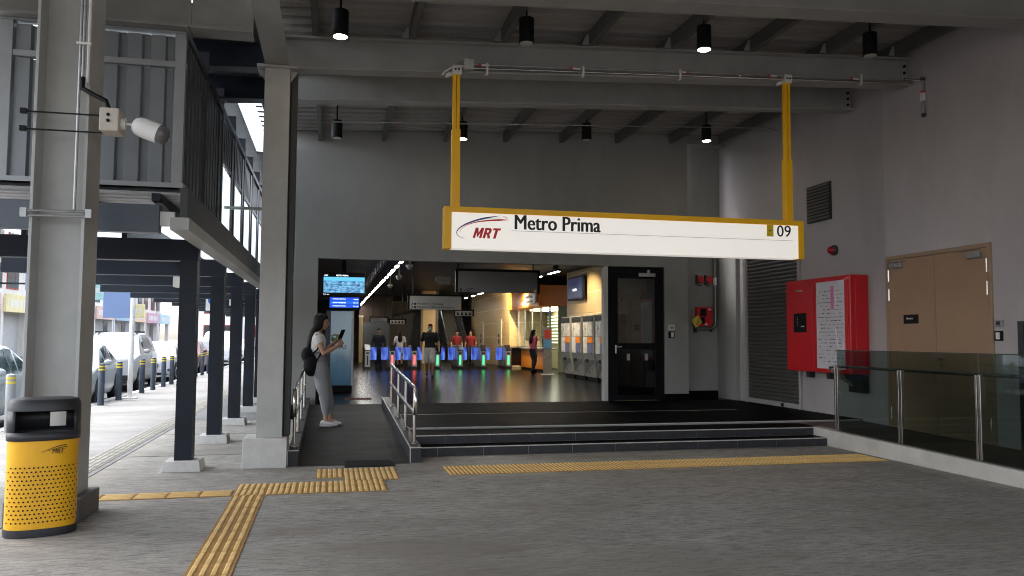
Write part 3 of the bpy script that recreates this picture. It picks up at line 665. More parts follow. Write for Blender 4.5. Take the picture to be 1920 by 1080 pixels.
def swoosh(pts, w, name, m, parent):
    """a tapered stroke through points on a plane facing the viewer"""
    mb = MB(); n = len(pts); up = []; dn = []
    for i, p in enumerate(pts):
        t = (Vector(pts[min(i+1, n-1)])-Vector(pts[max(i-1, 0)])).normalized(); nn = Vector((0, -1, 0)).cross(t)
        ww = w[i] if isinstance(w, (list, tuple)) else w
        up.append(Vector(p)+nn*ww/2); dn.append(Vector(p)-nn*ww/2)
    f = Vector((0, -.003, 0))
    vs = up+dn+[p+f for p in up]+[p+f for p in dn]; fs = []
    for i in range(n-1): fs += [(2*n+i, 2*n+i+1, 3*n+i+1, 3*n+i), (i, n+i, n+i+1, i+1), (i, i+1, 2*n+i+1, 2*n+i), (n+i, 3*n+i, 3*n+i+1, n+i+1)]
    mb.add(vs, fs); return build(mb, name, m, parent)
def arc(x0, z0, x1, z1, bulge, y, n=14):
    out = []
    for i in range(n+1):
        t = i/n; out.append((x0+(x1-x0)*t, y, z0+(z1-z0)*t+bulge*math.sin(math.pi*t**.75)))
    return out
b0 = binface(.0, .62); b1 = binface(.15, .70)
swoosh([tuple(Vector(binface(-.02+.17*t, .645+.05*math.sin(math.pi*.5*t)))+Vector((0, -.003, 0))) for t in [k/8 for k in range(9)]], [.002+.007*k/8 for k in range(9)], 'emblem', M_dk, bn)
swoosh([tuple(Vector(binface(.02+.14*t, .655+.025*math.sin(math.pi*.5*t)))+Vector((0, -.003, 0))) for t in [k/8 for k in range(9)]], [.002+.005*k/8 for k in range(9)], 'emblem', M_dk, bn)

# ---------------------------------------------------------------- station name sign
sg = thing('station_sign', 'long white hanging station name sign in a yellow frame', 'sign', (3.97, 10.2, 2.69))
x0, x1, z0, z1, yf = 1.40, 6.53, 2.692, 3.235, 10.09
M_face = mat('sign_white_face', (.82, .79, .74), .4, var=.02, emit=(1, .95, .88), estr=.10)
build(MB().box(x0+.09, x1-.09, yf, 10.28, z0, z1-.075), 'face', M_face, sg)
build(MB().box(x0, x0+.09, yf-.012, 10.29, z0-.004, z1), 'frame_end', M_signy, sg, bevel=.004)
build(MB().box(x1-.09, x1, yf-.012, 10.29, z0-.004, z1), 'frame_end', M_signy, sg, bevel=.004)
build(MB().box(x0+.09, x1-.09, yf-.010, 10.288, z1-.073, z1), 'frame_top', M_signy, sg, bevel=.004)
def mrt(x, z, w, h, y, m, parent):
    """heavy slanted capitals M R T cut from polygons"""
    polys = [[(0,0),(.17,0),(.17,.55),(.27,.12),(.35,.12),(.45,.55),(.45,0),(.62,0),(.62,1),(.42,1),(.31,.52),(.20,1),(0,1)],
             [(.70,0),(.88,0),(.88,.36),(.95,.36),(1.06,0),(1.25,0),(1.11,.42),(1.2,.55),(1.2,.82),(1.08,1),(.70,1),(.70,.8),(.98,.8),(1.02,.75),(1.02,.62),(.98,.56),(.88,.56),(.88,.8),(.70,.8)],
             [(1.46,0),(1.65,0),(1.65,.8),(1.83,.8),(1.83,1),(1.28,1),(1.28,.8),(1.46,.8)]]
    for p in polys:
        q = [(x+(a+b*.22)/2.05*w, z+b*h) for a, b in p]; n = len(q)
        build(MB().add([(a, y-.004, b) for a, b in q]+[(a, y+.001, b) for a, b in q], [tuple(range(n))]+[(i, n+i, n+(i+1) % n, (i+1) % n) for i in range(n)]), 'lettering', m, parent)
M_ink = mat('black_ink', (.008, .008, .009), .5, var=0); M_redink = mat('red_ink', (.72, .008, .02), .45, var=0); M_blueink = mat('blue_ink', (.02, .04, .28), .45, var=0)
text('Metro Prima', 'lettering', M_ink, sg, 1.165, .19, (2.325, yf-.001, 2.965), bold=.035)
mrt(1.765, 2.835, .375, .135, yf, M_redink, sg)
text('09', 'lettering', M_ink, sg, .215, .16, (6.11, yf-.001, 2.998), bold=.008)
build(MB().box(2.28, 6.355, yf-.002, yf+.002, 2.943, 2.948), 'rule_line', mat('rule_grey', (.4, .38, .36), .5, var=0), sg)
build(MB().box(5.95, 6.055, yf-.003, yf+.002, 2.996, 3.16), 'line_badge', mat('badge_yellow', (.85, .6, .02), .4, var=0), sg, bevel=.02)
build(MB().box(5.985, 6.02, yf-.005, yf, 3.074, 3.084), 'badge_mark', M_ink, sg)
def bez(p0, p1, p2, p3, n=22):
    out = []
    for i in range(n+1):
        t = i/n; a = (1-t)**3; b = 3*t*(1-t)**2; c = 3*t*t*(1-t); d_ = t**3
        out.append((a*p0[0]+b*p1[0]+c*p2[0]+d_*p3[0], yf-.002, a*p0[1]+b*p1[1]+c*p2[1]+d_*p3[1]))
    return out
tp = lambda a, b, n=22: [a+(b-a)*math.sin(math.pi*min(1, .5+0*i) if False else math.pi*(i/n)**1.3*.75) for i in range(n+1)]
bl = bez((1.66, 2.826), (1.44, 2.86), (1.56, 3.05), (2.13, 3.135)); swoosh(bl, [.004+.022*(i/22)**1.2 for i in range(20)]+[.016, .009, .002], 'emblem', M_blueink, sg)
rd = bez((1.60, 2.90), (1.62, 3.03), (1.9, 3.075), (2.245, 3.085)); swoosh(rd, [.003+.024*(i/22)**1.3 for i in range(20)]+[.018, .01, .002], 'emblem', M_redink, sg)
gy = bez((1.57, 2.93), (1.66, 3.06), (1.9, 3.1), (2.16, 3.108)); swoosh(gy, .004, 'emblem', mat('grey_ink', (.3, .32, .4), .5, var=0), sg)
swoosh([(2.16, yf-.002, 3.13), (2.2, yf-.002, 3.118), (2.225, yf-.002, 3.10)], [.004, .008, .003], 'emblem', M_redink, sg)
def sign_post(x, zs, label):
    e = thing('sign_post', label, 'post', (x, 10.2, z1), 'yellow sign posts')
    build(MB().box(x-.055, x+.055, 10.15, 10.25, z1+.001, zs), 'sleeve', M_signy, e, bevel=.005)
    top = zb(x)-.02
    build_each(MB().box(x-.045, x-.006, 10.165, 10.235, zs, top).box(x+.006, x+.045, 10.165, 10.235, zs, top), 'inner_post', M_signy, e, bevel=.003)
    build(MB().box(x-.007, x+.007, 10.18, 10.225, zs, top), 'slot', mat('amber_shadow', (.5, .2, .005), .5), e)
    build(MB().box(x-.06, x+.06, 10.13, 10.25, top-.02, top+.1), 'bracket', M_white, e, bevel=.005)
    build(MB().hexa([(x-.14, 10.2, top-.06), (x-.06, 10.2, top-.02), (x-.06, 10.22, top-.02), (x-.14, 10.22, top-.06), (x-.14, 10.2, top-.01), (x-.06, 10.2, top+.04), (x-.06, 10.22, top+.04), (x-.14, 10.22, top-.01)]), 'brace', M_white, e)
    for s in (-.022, .022): build(MB().cyl((x+s, 10.131, top+.04), (x+s, 10.12, top+.04), .013, 8), 'bolt', M_blackm, e)
sign_post(1.55, 4.26, 'yellow sign post above the red emblem end')
sign_post(6.355, 4.13, 'yellow sign post above the number end')

# ---------------------------------------------------------------- things on the side wall
X = 8.5
sh = thing('roller_shutter', 'closed dark grey roller shutter in the side wall', 'shutter', (X-.02, 14.2, .27))
M_shut = mat('shutter_slat_paint', (.085, .08, .075), .4, metal=.2, var=.12, scale=3)
for k in range(38):
    z = .36+k*.076
    build(MB().prism([(X-.002, z), (X-.022, z+.006), (X-.034, z+.04), (X-.022, z+.07), (X-.002, z+.074)], 'y', 13.3, 15.1) if False else MB().add(
        [(px, yy, pz) for yy in (13.3, 15.15) for px, pz in ((X-.002, z), (X-.022, z+.006), (X-.034, z+.04), (X-.022, z+.07), (X-.002, z+.074))],
        [(0, 1, 2, 3, 4), (9, 8, 7, 6, 5)]+[(i, 5+i, 5+(i+1) % 5, (i+1) % 5) for i in range(5)]), 'slat', M_shut, sh)
build(MB().box(X-.045, X-.001, 13.3, 15.15, .275, .355), 'bottom_rail', mat('shutter_rail', (.35, .345, .33), .5), sh)
build(MB().box(X-.06, X-.045, 13.82, 13.9, .28, .34), 'lock', M_blackm, sh)
build(MB().box(X-.07, X-.001, 15.15, 15.25, .267, 3.3), 'guide', mat('shutter_guide', (.4, .39, .37), .5), sh)
build(MB().box(X-.05, X-.001, 13.24, 13.3, .267, 3.3), 'guide', M_wallR, sh)
build(MB().box(X-.07, X-.001, 13.24, 15.25, 3.3, 3.5), 'head_box', M_shut, sh)
rc = thing('fire_panel_cabinet', 'red fire alarm cabinet with taped paper notices under plastic film', 'cabinet', (8.32, 12.3, 1.0))
build(MB().box(8.16, 8.498, 11.35, 13.2, 1.0, 2.61), 'cabinet', M_red, rc, bevel=.012)
build(MB().box(8.146, 8.16, 12.36, 13.15, 1.05, 2.56), 'door', M_red, rc, bevel=.004)
build(MB().box(8.150, 8.16, 11.40, 12.335, 1.05, 2.56), 'door', M_red, rc, bevel=.004)
build(MB().box(8.25, 8.45, 11.338, 11.35, 1.06, 2.55), 'side_panel', M_red, rc, bevel=.004)
build(MB().box(8.135, 8.146, 12.55, 12.93, 1.68, 2.02), 'control_plate', M_blackm, rc, bevel=.004)
for k in range(5): build(MB().box(8.131, 8.135, 12.80, 12.815, 1.8+k*.035, 1.812+k*.035), 'indicator', M_white, rc)
build(MB().box(8.131, 8.135, 12.6, 12.7, 1.78, 1.795), 'indicator', M_white, rc)
build(MB().box(8.139, 8.146, 12.66, 12.86, 2.40, 2.43), 'nameplate', M_chrome, rc)
M_paper = mat('paper', (.66, .62, .66), .35, var=.06, scale=4, coat=.4, bump=.4, bscale=9)
pa = build(MB().box(8.138, 8.1495, 11.48, 12.24, 1.07, 2.53), 'notice_paper', M_paper, rc)
yy = -1
random.seed(3)
for r in range(20):
    z = 2.36-r*.062
    if r in (3, 7, 11): build(MB().box(8.136, 8.138, 11.52, 12.2, z, z+.008), 'ruled_line', MATS['black_ink'], pa)
    else:
        y = 12.19-random.uniform(0, .15)
        ln = MB()
        while y > 11.55:
            w = random.uniform(.02, .09); ln.box(8.1362, 8.138, max(11.52, y-w), y, z, z+random.choice((.007, .010, .016))); y -= w+random.uniform(.01, .09)*(2 if r > 14 else 1)
        tag(build(ln, 'print_line', mat('notice_print', (.13, .12, .14), .5, var=.4, scale=30), pa), kind='stuff')
build(MB().box(8.1355, 8.138, 11.75, 11.83, 2.05, 2.45), 'pink_marker', mat('pink_marker_ink', (.75, .2, .45), .4), pa)
M_glint = mat('plastic_glint', (.85, .85, .87), .15, var=0)  # pale strokes drawn as glints on the plastic film
for a in ([(12.2, 2.3), (12.17, 2.42), (12.05, 2.5)], [(11.68, 2.15), (11.7, 2.35), (11.66, 2.52)], [(12.2, 1.66), (12.1, 1.82), (12.0, 1.93)], [(11.75, 1.2), (11.65, 1.45), (11.72, 1.75)], [(11.5, 1.28), (11.53, 1.4), (11.5, 1.5)]):
    build(MB().tube([(8.133, p, q) for p, q in a], .006, 6), 'glint_strip', M_glint, rc)
for y in (12.9, 12.3, 11.8): build(MB().box(8.38, 8.498, y-.05, y+.05, .88, 1.0), 'bracket', M_dark, rc, bevel=.01)
build(MB().box(8.36, 8.498, 11.37, 11.72, .70, .98), 'cable_box', M_dark, rc, bevel=.01)
build(MB().box(8.45, 8.498, 12.13, 12.2, .62, .68), 'socket', M_white, rc)
lv = thing('wall_louvre', 'dark slatted ventilation louvre high on the side wall', 'louvre', (X, 12.6, 3.65))
build(MB().box(X-.03, X+.03, 12.27, 12.97, 3.66, 4.33), 'frame', M_dark, lv)
for k in range(11): build(MB().add([(X-.06, 12.29, 3.69+k*.058), (X-.06, 12.95, 3.69+k*.058), (X-.03, 12.95, 3.73+k*.058), (X-.03, 12.29, 3.73+k*.058), (X-.055, 12.29, 3.682+k*.058), (X-.055, 12.95, 3.682+k*.058), (X-.028, 12.95, 3.722+k*.058), (X-.028, 12.29, 3.722+k*.058)], [(0, 1, 2, 3), (4, 7, 6, 5), (0, 4, 5, 1), (1, 5, 6, 2), (2, 6, 7, 3), (3, 7, 4, 0)]), 'slat', mat('louvre_slat', (.13, .12, .115), .5), lv)
al = thing('alarm_bell', 'small red alarm beacon on the side wall above the cabinet', 'alarm', (X, 12.2, 3.1))
build(MB().lathe([(.09, 0), (.09, -.05), (.07, -.07)], (X, 12.2, 3.1), 'x', 18), 'base', M_dark, al, smooth=True)
build(MB().lathe([(.068, -.07), (.06, -.11), (.03, -.14), (.008, -.145)], (X, 12.2, 3.1), 'x', 18), 'lens', mat('beacon_red', (.4, .01, .015), .2), al, smooth=True)
# double door
dd = thing('double_door', 'tan steel double door with a small black nameplate', 'door', (X-.02, 9.86, .19))
XD = 8.485
build_each(MB().box(XD-.03, XD+.02, 8.83, 8.90, .17, 2.79).box(XD-.03, XD+.02, 10.82, 10.88, .2, 2.79).box(XD-.03, XD+.02, 8.83, 10.88, 2.79, 2.85), 'frame', M_tanf, dd, bevel=.005)
l1 = build(MB().box(XD-.018, XD+.01, 9.865, 10.815, .22, 2.785), 'door_leaf', M_tan, dd, bevel=.004)
l2 = build(MB().box(XD-.018, XD+.01, 8.905, 9.857, .2, 2.785), 'door_leaf', M_tan, dd, bevel=.004)
build(MB().box(XD-.028, XD-.018, 9.84, 9.88, .2, 2.78), 'meeting_strip', M_tanf, dd)
for par, ys in ((l1, 10.81), (l2, 8.90)):
    for z in (.45, 2.25, 2.55): build(MB().cyl((XD-.026, ys, z-.09), (XD-.026, ys, z+.09), .013, 8), 'hinge', M_chrome, par)
build_each(MB().box(XD-.075, XD-.019, 10.5, 10.74, 2.66, 2.73).box(XD-.05, XD-.02, 10.42, 10.85, 2.745, 2.757), 'door_closer', M_galv, l1, bevel=.004)
build_each(MB().box(XD-.075, XD-.019, 8.97, 9.2, 2.66, 2.74).box(XD-.05, XD-.02, 9.0, 9.42, 2.775, 2.785), 'door_closer', M_galv, l2, bevel=.004)
np_ = build(MB().box(XD-.026, XD-.018, 10.19, 10.5, 1.80, 1.935), 'nameplate', M_blackm, l1, bevel=.003)
text('Servicer', 'lettering', M_white, np_, .14, .03, (XD-.027, 10.43, 1.865), (0, -1, 0))
build(MB().box(XD-.06, XD-.018, 9.68, 9.78, 1.275, 1.295).cyl((XD-.03, 9.75, 1.20), (XD-.018, 9.75, 1.20), .02, 10), 'handle', M_chrome, l2)
for nm, lab, a, z, zz, m in (('switch_box', 'square steel switch beside the tan double door', 8.735, 1.735, 1.825, M_galv), ('break_glass_unit', 'black and white release button below the steel switch by the double door', 8.745, 1.55, 1.68, M_blackm)):
    e = thing(nm, lab, 'switch', (XD, a, z))
    build(MB().box(XD-.03, XD-.001, a-.058, a+.058, z, zz), 'plate', m, e, bevel=.004)
    build(MB().box(XD-.04, XD-.03, a-.03, a+.03, z+.02, zz-.02), 'button', M_dark if m is M_galv else M_white, e, bevel=.006)
e = thing('side_door', 'dark edge of a second door frame beside the release button', 'door', (XD, 8.0, .15))
build(MB().box(XD-.03, XD-.001, 8.36, 8.44, .14, 1.80), 'frame', M_dark, e); build(MB().box(XD-.02, XD-.001, 7.3, 8.36, .14, 1.76), 'panel', mat('dark_panel_glass', (.02, .03, .03), .15), e)

# glass balustrade
gb = thing('glass_balustrade', 'tinted glass balustrade with steel posts along the walkway', 'balustrade', (7.3, 7.5, .15))
kz = lambda y: .10+(y-2.5)*.0169
ed = [10.38, 9.05, 7.76, 6.46, 5.16, 3.86]
for k in range(5):
    a, b = ed[k+1]+.008, ed[k]-.008
    build(MB().hexa([(7.215, a, kz(a)-.03), (7.227, a, kz(a)-.03), (7.227, b, kz(b)-.03), (7.215, b, kz(b)-.03), (7.215, a, 1.395), (7.227, a, 1.395), (7.227, b, 1.395), (7.215, b, 1.395)]), 'glass_pane', M_glass, gb)
    build(MB().box(7.208, 7.234, a, b, 1.396, 1.408), 'edge_trim', M_dark, gb)
for k in range(5):
    y = ed[k]
    p = build(MB().box(7.19, 7.212, y-.05, y-.012, kz(y)+.02, 1.16).box(7.19, 7.212, y+.004, y+.034, kz(y)+.02, 1.16), 'post', M_chrome, gb, bevel=.003)
    build(MB().cyl((7.2, y-.005, 1.15), (7.3, y-.005, 1.16), .012, 8), 'rail_arm', M_chrome, p)
build(MB().tube([(7.3, 4.0, 1.165), (7.3, 10.3, 1.16), (7.3, 10.55, 1.155), (7.295, 10.66, 1.14), (7.29, 10.64, 1.10), (7.285, 10.16, .93), (7.28, 10.13, .88)], .022, 12), 'handrail', M_chrome, gb, smooth=True)
# ---------------------------------------------------------------- fixtures on the facade
gd = thing('glass_door', 'dark framed glass door at the edge of the entrance', 'door', (6.2, 15.8, .265))
M_dframe = mat('door_frame_black', (.003, .0035, .005), .45, spec=.15, var=.2)
M_dglass = mat('dark_door_glass', (.002, .0025, .003), .04, var=0, spec=.5)
build(MB().box(5.545, 5.635, 15.79, 15.95, .265, 3.06), 'jamb', mat('pale_jamb', (.6, .59, .56), .45), gd, bevel=.004)
build(MB().box(5.64, 5.76, 15.81, 15.9, .265, 3.06), 'frame', M_dframe, gd); build(MB().box(6.78, 6.88, 15.81, 15.9, .265, 3.06), 'frame', M_dframe, gd)
build(MB().box(5.76, 6.78, 15.81, 15.9, 2.95, 3.06), 'frame', M_dframe, gd)
lf = build(MB().box(5.765, 5.86, 15.815, 15.87, .28, 2.945).box(6.69, 6.775, 15.815, 15.87, .28, 2.945).box(5.86, 6.69, 15.815, 15.87, 2.82, 2.945).box(5.86, 6.69, 15.815, 15.87, 1.33, 1.46).box(5.86, 6.69, 15.815, 15.87, .28, .38), 'door_leaf', M_dframe, gd, bevel=.004)
build(MB().box(5.86, 6.69, 15.835, 15.845, 1.46, 2.82), 'glass_pane', glassmat('door_glass', (.3, .3, .3), .07, .02), lf)
build(MB().box(5.86, 6.69, 15.835, 15.845, .38, 1.33), 'glass_pane', M_dglass, lf)
mesh_bars = MB()
for k in range(22): mesh_bars.box(5.88+k*.022, 5.884+k*.022, 15.85, 15.856, 2.1, 2.8)
tag(build(mesh_bars, 'mesh_screen', mat('bronze_mesh', (.12, .075, .03), .4, metal=.5), lf), kind='stuff')
build_each(MB().box(6.32, 6.68, 15.76, 15.815, 2.86, 2.93).box(6.5, 6.55, 15.74, 15.8, 2.93, 3.0), 'door_closer', mat('closer_silver', (.5, .5, .48), .35, metal=.5), lf, bevel=.004)
build(MB().box(5.79, 5.83, 15.79, 15.815, 1.24, 1.42).box(5.79, 5.93, 15.765, 15.785, 1.37, 1.395), 'handle', M_chrome, lf, bevel=.004)
for x, z in ((6.06, 1.1), (6.46, 1.1)): build(MB().box(x, x+.07, 15.832, 15.834, z, z+.14), 'sticker', mat('pale_sticker', (.3, .3, .29), .5, var=.5, scale=60), lf)
e = thing('light_switch', 'white switch plate on the pier beside the glass door', 'switch', (7.05, 15.8, 1.73)); build(MB().box(6.985, 7.115, 15.775, 15.799, 1.735, 1.85), 'plate', M_white, e, bevel=.004); build_each(MB().box(7.01, 7.05, 15.768, 15.775, 1.765, 1.82).box(7.055, 7.095, 15.768, 15.775, 1.765, 1.82), 'rocker', M_galv, e)
e = thing('release_button', 'black and white release button under the white switch plate', 'switch', (7.05, 15.8, 1.57)); build(MB().box(6.98, 7.115, 15.775, 15.799, 1.57, 1.71), 'plate', M_blackm, e, bevel=.004); build(MB().box(7.03, 7.09, 15.765, 15.775, 1.59, 1.69), 'button', M_white, e, bevel=.008)
for x, lab in ((8.0, 'small red alarm bell in the recess, the one farther from the pipe'), (8.21, 'small red alarm bell in the recess, the one closer to the pipe')):
    e = thing('alarm_bell', lab, 'alarm', (x, 16.4, 2.87), 'red bells in the recess')
    build(MB().lathe([(.085, 0), (.085, -.05), (.06, -.075)], (x, 16.4, 2.87), 'y', 18), 'gong', M_red, e, smooth=True)
    build(MB().box(x-.10, x-.06, 16.34, 16.399, 2.76, 2.97), 'bracket', M_dark, e); build(MB().box(x-.05, x+.04, 16.385, 16.398, 2.73, 2.75), 'caption', M_ink, e)
rb = thing('fire_box', 'small red fire alarm box in the recess above bent pipe', 'box', (8.15, 16.38, 1.84))
build(MB().box(7.88, 8.24, 16.27, 16.398, 1.84, 2.26), 'case', M_red, rb, bevel=.01)
build_each(MB().box(7.95, 8.09, 16.258, 16.27, 2.06, 2.22).box(7.96, 8.05, 16.258, 16.27, 1.89, 2.04), 'control_plate', M_blackm, rb)
for x, z in ((8.14, 2.19), (8.05, 1.86)): build(MB().box(x, x+.06, 16.255, 16.27, z, z+.035), 'label_plate', M_white, rb)
pp = thing('conduit_pipe', 'galvanised pipe bending down the recess wall under the red box', 'pipe', (8.4, 16.3, 1.8))
build(MB().tube([(8.34, 16.33, 3.5), (8.34, 16.33, 1.93), (8.325, 16.33, 1.85), (8.28, 16.33, 1.80), (8.22, 16.33, 1.785), (7.87, 16.33, 1.785)], .038, 12), 'tube', mat('pipe_grey', (.2, .2, .2), .4, metal=.6, var=.4, scale=20), pp, smooth=True)
build(MB().box(7.84, 7.88, 16.28, 16.398, 1.70, 1.87), 'bracket', M_dark, pp); build(MB().box(8.22, 8.25, 16.3, 16.398, 1.72, 1.76), 'bracket', M_dark, pp)
build(MB().cyl((8.34, 16.33, 2.75), (8.34, 16.33, 2.92), .042, 12), 'label_band', M_white, pp)
yt = build(MB().hexa([(7.70, 16.2, 1.80), (7.86, 16.2, 1.92), (7.86, 16.206, 1.92), (7.70, 16.206, 1.80), (7.60, 16.2, 1.96), (7.76, 16.2, 2.08), (7.76, 16.206, 2.08), (7.60, 16.206, 1.96)]), 'hazard_tag', mat('tag_yellow', (.7, .5, .05), .5))
for v in yt.data.vertices: v.co.x += .1
tag(yt, 'tilted yellow warning tag hanging beside the small red box', 'tag')
for k in range(4):
    build(MB().hexa([(7.80+.02*k-.005, 16.197, 1.85+k*.035), (7.89-.0*k, 16.197, 1.915+k*.035), (7.89, 16.199, 1.915+k*.035), (7.80+.02*k-.005, 16.199, 1.85+k*.035), (7.80+.02*k-.005, 16.197, 1.862+k*.035), (7.89, 16.197, 1.927+k*.035), (7.89, 16.199, 1.927+k*.035), (7.80+.02*k-.005, 16.199, 1.862+k*.035)]), 'print_line', M_ink, yt)

# ---------------------------------------------------------------- ticket hall
M_hallw = mat('hall_dark_wall', (.06, .055, .05), .5, var=.15)
M_ceil = mat('hall_dark_ceiling', (.03, .03, .031), .5, var=.2, scale=2)
M_groove = mat('panel_joint', (.7, .6, .42), .45, var=.05)
struct(MB().box(-.95, 7.43, 16.06, 66, 3.9, 4.0).box(7.434, 14, 16.76, 66, 3.9, 4.0), 'hall_ceiling', M_ceil)
e = thing('hall_wall', 'dark outer wall of the ticket hall with narrow windows', 'wall', (-.9, 30, 0))
build(MB().box(-.95, -.85, 16.06, 17.2, 0, 4).box(-.95, -.85, 17.2, 22.0, 0, 1.4).box(-.95, -.85, 17.2, 22.0, 3.6, 4).box(-.95, -.85, 22.0, 66, 0, 4), 'wall', M_hallw, e)
for k in range(9): build(MB().box(-.93, -.87, 17.2+k*.6, 17.28+k*.6, 1.4, 3.6), 'mullion', M_dark, e)
for k in range(8): build(MB().box(-.905, -.895, 17.28+k*.6, 17.8+k*.6, 1.4, 3.6), 'pane', glassmat('hall_window', (.75, .8, .82), .04), e)
e = thing('hall_wall', 'dark back wall of the ticket hall behind the gates', 'wall', (5, 52, 0))
build(MB().box(-.85, 14, 52, 52.2, 0, 4), 'wall', M_hallw, e)
build(MB().box(14, 14.2, 16.06, 66, 0, 4), 'return_wall', M_hallw, e)
# bulkhead duct by the ceiling strip
struct(MB().box(-.85, 1.45, 16.06, 46, 3.62, 3.895), 'hall_bulkhead', mat('bulkhead_grey', (.10, .105, .105), .4, var=.2))
rl = thing('duct_frame', 'dark ladder frame hung below the hall ceiling', 'frame', (1.3, 25, 3.3))
build_each(MB().box(1.22, 1.26, 18, 44, 3.30, 3.33).box(1.22, 1.26, 18, 44, 3.55, 3.58), 'rail', M_galv, rl)
for k in range(20): build(MB().box(1.22, 1.26, 18.4+k*1.2, 18.44+k*1.2, 3.33, 3.62), 'rung', M_galv, rl)
M_strip = emat('led_strip', (1, .97, .92), 14)
def strip(x, y0, y1, label, n, gap, z=3.34):
    e = thing('strip_light', label, 'lamp', (x, y0, z), 'hall strip lights')
    build(MB().box(x-.05, x+.05, y0, y1, z+.012, z+.08), 'housing', M_dframe, e)
    build_each(MB().cyl((x, y0+.5, z+.08), (x, y0+.5, 3.62 if x < 1.5 else 3.9), .008, 6).cyl((x, y1-.5, z+.08), (x, y1-.5, 3.62 if x < 1.5 else 3.9), .008, 6), 'hanger', M_dframe, e)
    d_ = (y1-y0)/n
    for k in range(n):
        L_ = d_*(1-gap) if k % 3 == 0 else d_*(1-gap)*.6
        build(MB().box(x-.036, x+.036, y0+k*d_, y0+k*d_+L_, z, z+.012), 'tube', M_strip, e)
strip(1.62, 17.5, 46, 'long white strip light running into the hall beside the screens', 22, .25)
strip(5.95, 20.6, 50, 'broken line of ceiling lights above the gates and counters', 16, .5)
# beige panelled wall with the machines
def panelled(name, label, x0, x1, y0, y1, face, zs, dz=.66, cols=1):
    e = thing(name, label, 'wall', ((x0+x1)/2, (y0+y1)/2, .265))
    build(MB().box(x0, x1, y0, y1, .2, 3.9), 'core', M_groove, e)
    z = zs
    while z < 3.9:
        z2 = min(z+dz-.035, 3.895)
        if 'x' in face:
            for c in range(cols):
                a, b = y0+(y1-y0)*c/cols, y0+(y1-y0)*(c+1)/cols-.006
                build(MB().box(x0-.015, x0+.001, a, b, z, z2), 'panel', M_beige, e)
        if 'y' in face: build(MB().box(x0-.0, x1, y0-.015, y0+.001, z, z2), 'panel', M_beige, e)
        z += dz
    return e
panelled('panelled_wall', 'beige panelled wall behind the ticket machines', 8.3, 8.6, 16.76, 27.6, 'x', .30, .70, 3)
pw = panelled('panelled_wall', 'beige panelled lift block with two narrow doors beyond the gates', 7.85, 9.6, 35.0, 45, 'xy', .30, .66, 3)
for y in (36.6, 41.2):
    dr = build(MB().box(7.79, 7.836, y, y+1.0, .265, 2.45), 'door', mat('pale_door', (.45, .38, .28), .4), pw)
    build_each(MB().box(7.78, 7.79, y+.35, y+.65, 1.3, 1.5).box(7.78, 7.79, y+.35, y+.65, 1.6, 1.75), 'door_sign', M_ink, dr)
# TV on that wall
tv = thing('wall_screen', 'dark wall screen above the ticket machines', 'screen', (8.15, 26, 2.9))
build(MB().box(8.12, 8.2, 25.2, 26.95, 2.86, 3.66), 'case', M_blackm, tv, bevel=.01)
build(MB().box(8.11, 8.12, 25.26, 26.89, 2.92, 3.6), 'display', emat('dim_screen', (.008, .015, .05), .2), tv)
build(MB().box(8.105, 8.11, 25.9, 26.3, 3.17, 3.24), 'caption', emat('screen_white', (.8, .85, 1), .5), tv)
build(MB().box(8.18, 8.3, 25.9, 26.2, 3.1, 3.4), 'bracket', M_dark, tv)
# ticket machines
M_tm = mat('machine_steel', (.5, .49, .46), .3, metal=.5, var=.15, scale=4); M_tmw = mat('machine_pale', (.6, .58, .52), .35)
pname = ['nearest the glass door', 'second from the glass door', 'third from the glass door', 'nearest the orange counter']
for k in range(4):
    y = 21.75+k*1.2
    t = thing('ticket_machine', 'tall steel ticket vending machine with orange panel, '+pname[k], 'machine', (8.0, y+.5, .265), 'ticket vending machines')
    xf = 7.72
    build(MB().prism([(xf+.12, .37), (8.28, .37), (8.28, 2.27), (xf, 2.27), (xf, 1.1)], 'y', y, y+1.02), 'cabinet', M_tm, t, bevel=.01)
    build(MB().box(xf+.16, 8.28, y+.03, y+.99, .265, .37), 'plinth', M_blackm, t)
    build(MB().box(xf-.02, xf, y+.06, y+.96, 2.08, 2.24), 'header', M_ink, t)
    build(MB().box(xf-.022, xf, y+.08, y+.94, 1.62, 2.05), 'poster', mat('machine_poster', (.7, .66, .6), .3, var=.6, scale=6), t)
    build(MB().box(xf-.03, xf, y+.06, y+.5, 1.42, 1.60), 'orange_panel', mat('machine_orange', (.75, .22, .02), .35, emit=(1, .3, .02), estr=.03), t)
    build(MB().box(xf-.026, xf, y+.52, y+.92, 1.0+.1, 1.6), 'notice', M_white, t)
    build(MB().box(xf-.028, xf, y+.1, y+.46, 1.11, 1.40), 'screen', emat('machine_screen%d' % (k % 2), ((.05, .04, .25) if k == 3 else (.02, .02, .03)), .8), t)
    fr = lambda z: xf+.12*(1.1-z)/.73
    build(MB().add([(fr(.9)-.012, y+.05, .9), (fr(.9)-.012, y+.97, .9), (fr(.45)-.012, y+.97, .45), (fr(.62)-.012, y+.7, .62), (fr(.75)-.012, y+.35, .75), (fr(.78)-.012, y+.05, .78),
                    (fr(.9)+.01, y+.05, .9), (fr(.9)+.01, y+.97, .9), (fr(.45)+.01, y+.97, .45), (fr(.62)+.01, y+.7, .62), (fr(.75)+.01, y+.35, .75), (fr(.78)+.01, y+.05, .78)],
                   [(0, 1, 2, 3, 4, 5), (11, 10, 9, 8, 7, 6)]+[(i, (i+1) % 6, 6+(i+1) % 6, 6+i) for i in range(6)]), 'front_panel', mat('machine_darkgrey', (.16, .16, .16), .4), t)
    build(MB().box(fr(.8)-.03, fr(.8), y+.55, y+.8, .82, .92), 'tray', M_blackm, t)
